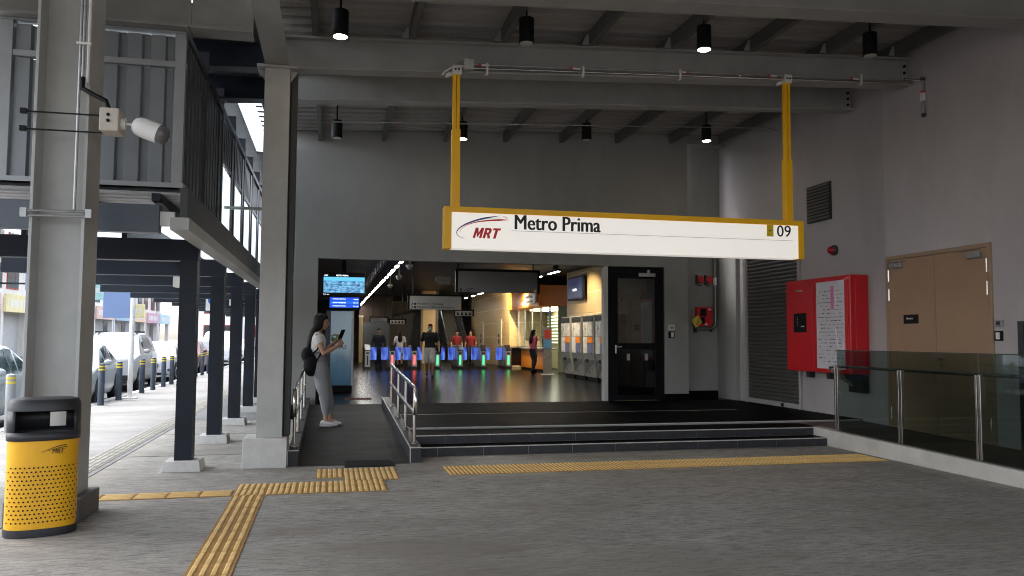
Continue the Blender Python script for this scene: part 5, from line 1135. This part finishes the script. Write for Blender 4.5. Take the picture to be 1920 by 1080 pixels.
car('white hatchback parked beyond the white van', (-6.3, 57), 0, (.7, .7, .7), 'hatch')
car('red car driving on the far lane', (-14.2, 47), 180, (.4, .03, .03), 'sedan')
# shophouses ----------------------------------------------------------
M_win = mat('shop_window_dark', (.05, .055, .06), .15, var=.3, scale=4); M_redf = mat('red_window_frame', (.32, .05, .04), .6); M_shopsh = mat('pale_shutter', (.5, .5, .49), .5)
bc_ = [(.76, .74, .71), (.75, .71, .69), (.78, .78, .77), (.7, .71, .75), (.76, .72, .66)]
words_ = ['cream', 'pinkish', 'white', 'pale blue', 'buff']
ordn = ['first', 'second', 'third', 'fourth', 'fifth', 'sixth', 'seventh', 'eighth', 'ninth', 'tenth', 'eleventh', 'twelfth']
for k in range(12):
    y0 = 30+k*7.0; y1 = y0+6.96; H_ = 11.5+(k*7 % 3)*.5
    c = bc_[k % 5]; wm = mat('shop_wall_%d' % (k % 5), c, .8, var=.05, scale=.6, dirt=.2)
    e = thing('shophouse', '%s three-storey shophouse, %s along the far side of the street' % (words_[k % 5], ordn[k]), 'building', (-23, (y0+y1)/2, 0), 'shophouses across the street')
    build(MB().box(-32, -22, y0, y1, 0, H_), 'wall', wm, e); build(MB().box(-22, -21.6, y0, y1, H_-.5, H_+.3), 'parapet', wm, e)
    for z in (3.6, 7.2): build(MB().box(-22, -20.9, y0, y1, z, z+.45), 'floor_band', wm, e)
    for s in (y0+.15, y1-.55): build(MB().box(-21.3, -20.9, s, s+.4, 0, 3.6), 'pillar', wm, e)
    for z in (4.8, 8.4):
        for j in range(2):
            a = y0+.9+j*3.0
            w = build(MB().box(-22.02, -21.94, a, a+2.1, z, z+1.7), 'window', M_redf if (k+j) % 2 else M_win, e)
            for q in range(3): build(MB().box(-21.94, -21.93, a+.08+q*.67, a+.68+q*.67, z+.1, z+1.6), 'pane', M_win, w)
            if (k*2+j+int(z)) % 3 == 0: build(MB().box(-21.94, -21.5, a+.3, a+1.2, z-.8, z-.15), 'air_conditioner', M_white, e, bevel=.03)
    build(MB().box(-22.03, -21.97, y0+.7, y0+3.3, .1, 3.0), 'shopfront', M_win, e); build(MB().box(-22.05, -21.96, y0+3.5, y0+6.3, .05, 3.0), 'shop_shutter', M_shopsh, e)
sc_ = [((.55, .1, .5), 'magenta'), ((.08, .18, .5), 'blue'), ((.12, .55, .5), 'turquoise'), ((.6, .1, .06), 'red'), ((.7, .55, .05), 'yellow'), ((.1, .4, .2), 'green'), ((.75, .75, .72), 'white'), ((.5, .2, .1), 'rust red'), ((.05, .3, .5), 'sea blue'), ((.6, .3, .05), 'orange'), ((.4, .05, .2), 'crimson'), ((.2, .5, .6), 'aqua')]
for k in range(12):
    y0 = 30+k*7.0; m = mat('shop_sign_%d' % k, tuple(.35*1.0+.65*c for c in sc_[k][0]), .5)
    e = thing('shop_sign', '%s shop sign board on the %s shophouse across the street' % (sc_[k][1], ordn[k]), 'sign', (-20.8, y0+3.4, 3.3), 'shop signs across the street')
    build(MB().box(-20.89, -20.7, y0+.4, y0+6.5, 3.1, 4.3), 'board', m, e, bevel=.02)
    for q in range(6): build(MB().box(-20.698, -20.69, y0+1.0+q*.8, y0+1.5+q*.8, 3.45, 3.95), 'mark', M_white if k != 6 else M_redf, e)
# projecting boards seen face-on
for k, (x, y, z, w, h, j) in enumerate(((-20.2, 48, 4.5, 1.7, 2.2, 0), (-20.2, 60, 4.6, 2.2, 2.0, 1), (-20.0, 74, 4.6, 2.6, 1.6, 2), (-20.1, 88, 3.4, 1.6, 1.4, 4))):
    e = thing('projecting_sign', 'square %s projecting sign above the far pavement' % sc_[j][1], 'sign', (x, y, z), 'projecting shop signs')
    build(MB().box(x, x+w, y, y+.2, z, z+h), 'panel', MATS['shop_sign_%d' % j], e, bevel=.03); build_each(MB().box(x-1.9, x, y+.07, y+.13, z+h*.7, z+h*.76).box(x-1.9, x, y+.07, y+.13, z+h*.2, z+h*.26), 'arm', M_dark, e)
    for q in range(3): build(MB().box(x+w*(.15+.25*q), x+w*(.3+.25*q), y-.01, y, z+h*.35, z+h*.65), 'mark', M_white, e)
# end block closing the street
for k in range(5):
    x0 = -22+k*8.5; c = bc_[(k+2) % 5]; wm = mat('shop_wall_%d' % ((k+2) % 5), c, .8)
    e = thing('apartment_block', '%s apartment block closing the end of the street, %s from the shophouses' % (words_[(k+2) % 5], ordn[k]), 'building', (x0+4, 130, 0), 'blocks at the street end')
    H_ = 14+3*(k % 2); build(MB().box(x0, x0+8.4, 128, 138, 0, H_), 'wall', wm, e); build(MB().box(x0, x0+8.4, 127.7, 128, H_-.4, H_+.3), 'parapet', wm, e)
    for z in (1.5, 5, 8.5, 12):
        for j in range(3): 
            w = build(MB().box(x0+.8+j*2.6, x0+2.5+j*2.6, 127.93, 128.02, z, z+1.8), 'window', M_redf, e); build(MB().box(x0+.95+j*2.6, x0+2.35+j*2.6, 127.92, 127.93, z+.15, z+1.65), 'pane', M_win, w)
# ---------------------------------------------------------------- people
def remeshed(mb, name, m, parent, voxel=.012, it=3):
    me = bpy.data.meshes.new('tmp'); me.from_pydata([tuple(v) for v in mb.v], [], mb.f)
    bm = bmesh.new(); bm.from_mesh(me); bmesh.ops.recalc_face_normals(bm, faces=bm.faces); bm.to_mesh(me); bm.free()
    t = bpy.data.objects.new('tmp', me); COL.objects.link(t)
    r = t.modifiers.new('r', 'REMESH'); r.mode = 'VOXEL'; r.voxel_size = voxel
    s = t.modifiers.new('s', 'SMOOTH'); s.factor = .5; s.iterations = it
    dg = bpy.context.evaluated_depsgraph_get(); out = bpy.data.meshes.new_from_object(t.evaluated_get(dg))
    bpy.data.objects.remove(t); bpy.data.meshes.remove(me)
    out.name = name; out.materials.clear(); out.materials.append(m)
    for p in out.polygons: p.use_smooth = True
    o = bpy.data.objects.new(name, out); COL.objects.link(o); o.parent = parent; return o
def torso(mb, levels, infl=0., n=20):
    """levels: (x, z, half depth, half width)"""
    mb.rings([[(x+(a+infl)*math.cos(2*math.pi*k/n), y+(b+infl)*math.sin(2*math.pi*k/n), z) for k in range(n)] for x, z, a, b, y in [(l+(0,))[:5] for l in levels]]); return mb
def limb(mb, pts, rad, n=12):
    pts = [Vector(p) for p in pts]; P_ = []; R_ = []
    for i in range(len(pts)-1):
        for f in (0, .25, .5, .75):
            P_.append(pts[i].lerp(pts[i+1], f)); R_.append(rad[i]+(rad[i+1]-rad[i])*f+(.006 if f in (.25, .5) else 0))
    P_.append(pts[-1]); R_.append(rad[-1]); mb.tube(P_, R_, n)
    for p, r in zip(pts, rad): mb.ell(p, (r, r, r), 10, 7)
def hand(mb, w, d, nrm, curl=.5, side=1):
    """wrist, pointing direction, palm normal"""
    w, d, nrm = Vector(w), Vector(d).normalized(), Vector(nrm).normalized(); s = d.cross(nrm).normalized()*side
    rot = Matrix((d, s, nrm)).transposed()
    mb.ell(w+d*.05, (.055, .04, .017), 10, 7, rot)
    for k, (off, ln) in enumerate(((-.03, .068), (-.01, .078), (.011, .072), (.03, .055))):
        a = w+d*.088+s*off; b = a+(d*math.cos(curl*.6)+nrm*math.sin(curl*.6))*ln*.42; c = b+(d*math.cos(curl*1.6)+nrm*math.sin(curl*1.6))*ln*.33; e_ = c+(d*math.cos(curl*2.6)+nrm*math.sin(curl*2.6))*ln*.27
        mb.tube([w+d*.06+s*off*.9, a, b, c, e_], [.010, .0098, .0092, .0085, .007], 8)
    a = w+d*.03-s*.034; mb.tube([w+d*.015-s*.02, a, a+d*.028-s*.016+nrm*.012, a+d*.05-s*.014+nrm*.028], [.012, .012, .0105, .008], 8)
def headmesh(mb, c, sc=1., yaw=0., pitch=0.):
    rot = Matrix.Rotation(yaw, 3, 'Z') @ Matrix.Rotation(pitch, 3, 'Y'); c = Vector(c)
    def E_(o, r): mb.ell(c+rot @ (Vector(o)*sc), tuple(q*sc for q in r), 16, 11, rot)
    E_((-.008, 0, .025), (.098, .076, .095)); E_((.022, 0, -.035), (.068, .058, .078)); E_((.052, 0, -.085), (.032, .034, .028))
    E_((.098, 0, -.018), (.018, .011, .022)); E_((.088, 0, .0), (.012, .009, .028)); E_((.087, 0, -.055), (.012, .022, .008)); E_((.085, 0, -.068), (.012, .02, .008))
    E_((.075, .03, .018), (.016, .02, .01)); E_((.075, -.03, .018), (.016, .02, .01))
    for s in (-1, 1): E_((-.008, s*.077, -.012), (.018, .010, .032))
    return rot
def eyes(parent, c, rot, sc=1.):
    c = Vector(c)
    for s in (-1, 1): 
        o = build(MB().ell(c+rot @ (Vector((.083, s*.031, .003))*sc), (.010, .014, .008), 8, 6, rot), 'eye', mat('eye_dark', (.02, .012, .01), .2, var=0), parent, raw=True, smooth=True); o.parent = parent
def shoe(mb, ank, fwd, L_=.27, w=.048):
    a = Vector(ank); f = Vector((fwd[0], fwd[1], 0)).normalized(); s = Vector((-f.y, f.x, 0)); z0 = a.z-.085
    secs = []
    for t, hw, hh in ((-.09, .022, .05), (-.075, .036, .085), (-.02, .040, .095), (.05, .044, .078), (.12, w, .055), (.165, .042, .042), (L_-.092, .02, .03)):
        ring = []
        for k in range(14):
            an = 2*math.pi*k/14; u = hw*math.cos(an); v = hh/2+hh/2*math.sin(an); p = a+f*t+s*u; ring.append((p.x, p.y, z0+max(0, v)))
        secs.append(ring)
    mb.rings(secs)
M_skin = mat('skin_tan', (.42, .235, .155), .5, var=.05, scale=20); M_skin2 = mat('skin_brown', (.30, .165, .105), .5, var=.05, scale=20)
M_hair = mat('black_hair', (.004, .0035, .0035), .55, spec=.25, var=.3, scale=60, stretch=(1, 1, .15), bump=.5, bscale=120)

def woman():
    root = thing('person', 'woman in white top and grey trousers standing at the ramp rail with a phone', 'person', (0, 0, 0))
    x = .0
    sk = MB()
    lv = [(-.02, .84, .10, .145), (-.035, .93, .115, .165), (-.05, 1.03, .092, .135), (-.06, 1.10, .085, .125), (-.062, 1.2, .10, .138), (-.06, 1.28, .108, .148), (-.065, 1.35, .092, .155), (-.065, 1.40, .062, .10), (-.06, 1.43, .05, .055)]
    torso(sk, lv); sk.tube([(-.06, 0, 1.40), (-.045, 0, 1.48), (-.03, 0, 1.53)], [.052, .047, .047], 12)
    hc = (-.005, 0, 1.575); rot = headmesh(sk, hc, .98, 0, .12)
    sh = {s: Vector((-.065, s*.165, 1.365)) for s in (-1, 1)}
    el = {-1: Vector((.035, -.215, 1.10)), 1: Vector((.03, .205, 1.11))}
    wr = {-1: Vector((.235, -.12, 1.215)), 1: Vector((.19, .10, 1.27))}
    for s in (-1, 1): limb(sk, [sh[s], el[s], wr[s]], [.048, .038, .026])
    hand(sk, wr[-1], (.75, .35, .55), (-.45, .85, .1), 1.0, 1); hand(sk, wr[1], (.75, -.25, .6), (-.4, -.85, .2), .9, -1)
    hp = {s: Vector((-.03, s*.085, .88)) for s in (-1, 1)}; kn = {-1: Vector((.06, -.08, .48)), 1: Vector((.085, .085, .485))}; an = {-1: Vector((.085, -.085, .085)), 1: Vector((.14, .08, .085))}
    for s in (-1, 1): limb(sk, [hp[s], kn[s], an[s]], [.082, .055, .036]); sk.tube([an[s], an[s]+Vector((.11, 0, -.045))], [.034, .028], 8)
    b = remeshed(sk, 'body', M_skin, root, .0085, 3); eyes(b, hc, rot, .98)
    tp = MB(); torso(tp, lv[3:8], .017); 
    for s in (-1, 1): limb(tp, [sh[s]+Vector((.0, -s*.02, .005)), sh[s].lerp(el[s], .30)], [.06, .062])
    remeshed(tp, 'top', mat('white_cotton', (.72, .70, .68), .8, var=.06, scale=14, bump=.3, bscale=25), root, .010, 3)
    tr = MB(); torso(tr, [(-.025, .80, .115, .165), (-.035, .88, .125, .175), (-.04, .95, .122, .168), (-.05, 1.05, .105, .145), (-.055, 1.115, .10, .138)], .006)
    for s in (-1, 1):
        a = an[s]+Vector((-.005, 0, .10))
        limb(tr, [hp[s]+Vector((0, 0, .02)), hp[s].lerp(kn[s], .55), kn[s], kn[s].lerp(a, .55), a], [.12, .112, .09, .074, .046], 14)
    ro = random.Random(5)
    for q in range(26):                                   # folds
        s = ro.choice((-1, 1)); t = ro.random(); c = hp[s].lerp(kn[s], t) if ro.random() < .5 else kn[s].lerp(an[s]+Vector((0, 0, .1)), t*.7); a = ro.uniform(0, 6.28)
        tr.ell(c+Vector((math.cos(a)*.066, math.sin(a)*.066, 0)), (.024, .024, ro.uniform(.03, .06)), 8, 6)
    t_ = remeshed(tr, 'trousers', mat('grey_trousers', (.27, .27, .29), .8, var=.08, scale=9, bump=.3, bscale=20), root, .011, 4)
    o = build(MB().lathe([(.12, 0), (.122, .03)], (-.055, 0, 1.095), n=20), 'waistband', mat('grey_waistband', (.2, .2, .215), .8), t_, raw=True); o.parent = t_
    for v in o.data.vertices: v.co.y *= 1.28
    for s in (-1, 1):
        sm = MB(); shoe(sm, an[s], (1, -.05+s*.06)); so = remeshed(sm, 'shoe', mat('white_trainer', (.7, .66, .64), .55, var=.05), root, .008, 2)
        so_ = MB(); a = an[s]; so_.rings([[(a.x-.02+.125*math.cos(k*.4488)+.05, a.y+.047*math.sin(k*.4488), z) for k in range(14)] for z in (0.001, .02)]); q = build(so_, 'sole', M_white, so, raw=True); q.parent = so
    hr = MB(); c = Vector(hc)
    def H(o_, r): hr.ell(c+rot @ Vector(o_), r, 16, 11, rot)
    H((-.03, 0, .045), (.102, .088, .092)); H((-.06, 0, -.02), (.075, .088, .11)); H((.035, 0, .085), (.055, .066, .045)); H((-.02, .062, -.03), (.05, .03, .10)); H((-.02, -.062, -.03), (.05, .03, .10))
    hr.rings([[(x_+a*math.cos(k*.3142), b_*math.sin(k*.3142), z) for k in range(20)] for x_, z, a, b_ in ((-.05, 1.62, .075, .085), (-.065, 1.53, .072, .098), (-.115, 1.44, .066, .12), (-.16, 1.34, .055, .125), (-.185, 1.24, .045, .115), (-.195, 1.16, .035, .09), (-.2, 1.10, .012, .04))])
    remeshed(hr, 'hair', M_hair, root, .011, 3)
    bg = thing('shoulder_bag', 'black shoulder bag hanging behind the woman by the ramp rail', 'bag', (0, 0, 0))
    bb = MB(); bb.ell((-.215, -.08, 1.08), (.09, .12, .12), 14, 9); bb.ell((-.15, -.12, .92), (.115, .11, .17), 14, 9); remeshed(bb, 'pouch', mat('black_nylon', (.004, .004, .005), .7, spec=.2, bump=.3), bg, .014, 3)
    o = build(MB().tube([(-.17, -.16, 1.06), (-.06, -.172, 1.16), (-.02, -.16, 1.28), (-.075, -.09, 1.415), (-.15, -.06, 1.3), (-.19, -.06, 1.12)], .012, 8).tube([(-.2, -.17, .95), (-.06, -.185, 1.0), (.0, -.17, 1.12)], .012, 8), 'strap', MATS['black_nylon'], bg, raw=True, smooth=True); o.parent = bg
    ph = thing('phone', 'dark mobile phone held up by the woman', 'phone', (0, 0, 0))
    rp = Matrix.Rotation(-.5, 3, 'Y') @ Matrix.Rotation(.75, 3, 'Z'); cphone = Vector((.29, .0, 1.39)); pv = MB().box(-.006, .006, -.04, .04, -.085, .085); pv.v = [tuple(cphone+rp.inverted() @ Vector(v)) for v in pv.v]
    o = build(pv, 'case', M_blackm, ph, raw=True, bevel=.003); o.parent = ph
    pv = MB().box(-.0062, -.005, -.033, .033, -.07, .07); pv.v = [tuple(cphone+rp.inverted() @ Vector(v)) for v in pv.v]; o = build(pv, 'display', mat('phone_screen', (.02, .025, .03), .1), ph, raw=True); o.parent = ph
    gn = thing('snack_packet', 'green paper packet held next to the phone', 'packet', (0, 0, 0))
    gm_ = MB(); rg = random.Random(4)
    for q in range(14): gm_.ell((.19+rg.uniform(-.05, .05), .02+rg.uniform(-.03, .03), 1.345+rg.uniform(-.045, .045)), (rg.uniform(.012, .03), rg.uniform(.01, .02), rg.uniform(.012, .03)), 8, 6)
    remeshed(gm_, 'wrapper', mat('green_paper', (.2, .26, .13), .6, var=.5, scale=30, bump=.5), gn, .008, 1)
    for e_ in (root, bg, ph, gn): e_.scale = (1.04,)*3; e_.location = (-.12, 13.15, .148); e_.rotation_euler = (0, 0, R(-2))
woman()

def walker(label, loc, rot, H_=1.72, shirt=(.008, .008, .01), legs=(.5, .5, .48), long_legs=False, stride=.2, hair=True, hair_long=False, mask=None, bag=False, sleeves=.45, skin=M_skin2, vox=.016, cap=None, swing=.14, skirt=None, name='person'):
    root = thing(name, label, 'person', (0, 0, 0)); k = H_/1.72; sk = MB(); V = lambda *a: Vector(a)*k
    lv = [(0, .86, .10, .15), (-.005, .95, .11, .16), (0, 1.06, .10, .145), (.01, 1.2, .11, .165), (.01, 1.32, .12, .18), (0, 1.4, .10, .185), (0, 1.455, .06, .10), (0, 1.48, .05, .055)]
    lv = [(a*k, b*k, c*k, d_*k) for a, b, c, d_ in lv]
    torso(sk, lv); sk.tube([V(0, 0, 1.44), V(.01, 0, 1.55)], [.055*k, .05*k], 12); hc = V(.02, 0, 1.60); rt = headmesh(sk, hc, 1.0*k)
    sh = {s: V(0, s*.19, 1.40) for s in (-1, 1)}; el = {s: V(-.02+s*swing*.5, s*.27, 1.12) for s in (-1, 1)}; wr = {s: V(.06+s*swing, s*.29, .88) for s in (-1, 1)}
    for s in (-1, 1): limb(sk, [sh[s], el[s], wr[s]], [.055*k, .043*k, .028*k]); hand(sk, wr[s], (.2, 0, -1), (0, -s, 0), .5, s)
    hp = {s: V(0, s*.09, .90) for s in (-1, 1)}; kn = {s: V(.06+s*stride*.55, s*.09, .48) for s in (-1, 1)}; an = {s: V(s*stride, s*.085, .085+(.05 if s < 0 and stride else 0)) for s in (-1, 1)}
    for s in (-1, 1): limb(sk, [hp[s], kn[s], an[s]], [.088*k, .06*k, .038*k])
    b = remeshed(sk, 'body', skin, root, vox*.8, 3); eyes(b, hc, rt, k)
    tp = MB(); torso(tp, lv[1:7], .022*k)
    for s in (-1, 1): limb(tp, [sh[s], sh[s].lerp(el[s], .5) if sleeves < .9 else el[s], sh[s].lerp(el[s], sleeves*1.6) if sleeves < .9 else wr[s]], [.07*k, .066*k, .062*k if sleeves < .9 else .04*k])
    remeshed(tp, 'shirt', mat('cloth_%02d_%02d_%02d' % tuple(int(c*99) for c in shirt), shirt, .85, var=.1, bump=.3, bscale=25), root, vox, 3)
    tr = MB()
    if skirt:
        torso(tr, [(0, .62*k, .17*k, .22*k), (0, .8*k, .15*k, .2*k), (0, .97*k, .125*k, .175*k)]); nm = 'skirt'; col_ = skirt
    else:
        torso(tr, lv[:2]+[lv[2]], .014*k); nm = 'trousers' if long_legs else 'shorts'; col_ = legs
        for s in (-1, 1):
            if long_legs: limb(tr, [hp[s], kn[s], an[s]+Vector((0, 0, .04))], [.108*k, .08*k, .058*k])
            else: limb(tr, [hp[s], hp[s].lerp(kn[s], .5), hp[s].lerp(kn[s], .92)], [.108*k, .105*k, .095*k])
    remeshed(tr, nm, mat('cloth_%02d_%02d_%02d' % tuple(int(c*99) for c in col_), col_, .85, var=.1, bump=.3, bscale=25), root, vox, 3)
    for s in (-1, 1): sm = MB(); shoe(sm, an[s], (1, 0)); remeshed(sm, 'shoe', M_blackm if s < 0 or not mask else MATS['black_metal'], root, vox*.8, 2)
    if hair:
        hr = MB()
        for o_, r in (((-.025, 0, .055), (.098, .084, .075)), ((-.06, 0, .0), (.055, .08, .09)), ((.045, 0, .095), (.05, .065, .035))): hr.ell(hc+Vector(o_)*k, tuple(q*k for q in r), 14, 10)
        if hair_long: hr.rings([[(x_*k+a*k*math.cos(j*.3142), b_*k*math.sin(j*.3142), z*k) for j in range(20)] for x_, z, a, b_ in ((-.04, 1.63, .07, .085), (-.07, 1.5, .065, .10), (-.11, 1.36, .05, .12), (-.12, 1.25, .04, .11), (-.12, 1.16, .015, .06))])
        remeshed(hr, 'hair', M_hair, root, vox*.9, 2)
    if cap: hr = MB(); hr.ell(hc+Vector((-.01, 0, .06))*k, (.105*k, .09*k, .075*k), 14, 10); hr.ell(hc+Vector((.09, 0, .055))*k, (.06*k, .07*k, .012*k), 14, 8); remeshed(hr, 'cap', mat('cap_cloth', cap, .8), root, vox*.9, 2)
    if mask: mm = MB(); mm.ell(hc+Vector((.055, 0, -.052))*k, (.056*k, .062*k, .05*k), 14, 10); remeshed(mm, 'face_mask', mat('mask_green', mask, .7), root, vox*.7, 2)
    for q in (root,): q.location = loc; q.rotation_euler = (0, 0, R(rot))
    if bag:
        bgm = thing('sling_bag', 'black sling bag at the hip of the walking man', 'bag', (0, 0, 0)); bm_ = MB(); bm_.ell(V(.0, .30, .92), (.13, .08, .19), 12, 8); remeshed(bm_, 'pouch', MATS['black_nylon'], bgm, .02, 2)
        o = build(MB().tube([V(.05, .28, 1.05), V(.10, .12, 1.3), V(.03, -.08, 1.49), V(-.10, .08, 1.3), V(-.05, .28, 1.05)], .014, 8), 'strap', MATS['black_nylon'], bgm, raw=True); o.parent = bgm; bgm.location = loc; bgm.rotation_euler = (0, 0, R(rot))
    return root
F = .265
walker('man in black shirt, pale shorts and green face mask walking out of the gates', (3.2, 26.2, F), -95, 1.73, mask=(.2, .5, .42), bag=True, stride=.16, vox=.014)
walker('person in dark jacket standing behind the unlit fare gate', (2.05, 34.9, F), -90, 1.66, shirt=(.01, .012, .02), legs=(.02, .025, .04), long_legs=True, stride=0, sleeves=1., swing=.02)
walker('woman in white top and short pale blue skirt seen from behind at the gates', (3.05, 36.0, F), 90, 1.58, shirt=(.7, .68, .68), skirt=(.45, .55, .75), stride=.1, hair_long=True, skin=M_skin, swing=.05)
walker('person in red shirt beyond the gates, nearer the pillar', (5.95, 38.2, F), -80, 1.62, shirt=(.13, .006, .012), legs=(.02, .02, .025), long_legs=True, stride=.05, swing=.05)
walker('person in red shirt beyond the gates, nearer the beige block', (6.6, 38.0, F), -110, 1.64, shirt=(.14, .006, .01), legs=(.02, .02, .025), long_legs=True, stride=.08, swing=.08)
walker('customer in pink top standing at the orange counter', (7.45, 29.2, F), 20, 1.6, shirt=(.5, .08, .15), legs=(.015, .015, .02), long_legs=True, stride=.05, hair_long=True, swing=.1)
walker('counter clerk in dark clothes behind the orange counter', (8.75, 32.3, F), 180, 1.66, shirt=(.02, .02, .025), legs=(.02, .02, .02), long_legs=True, stride=0, sleeves=1., swing=.05)
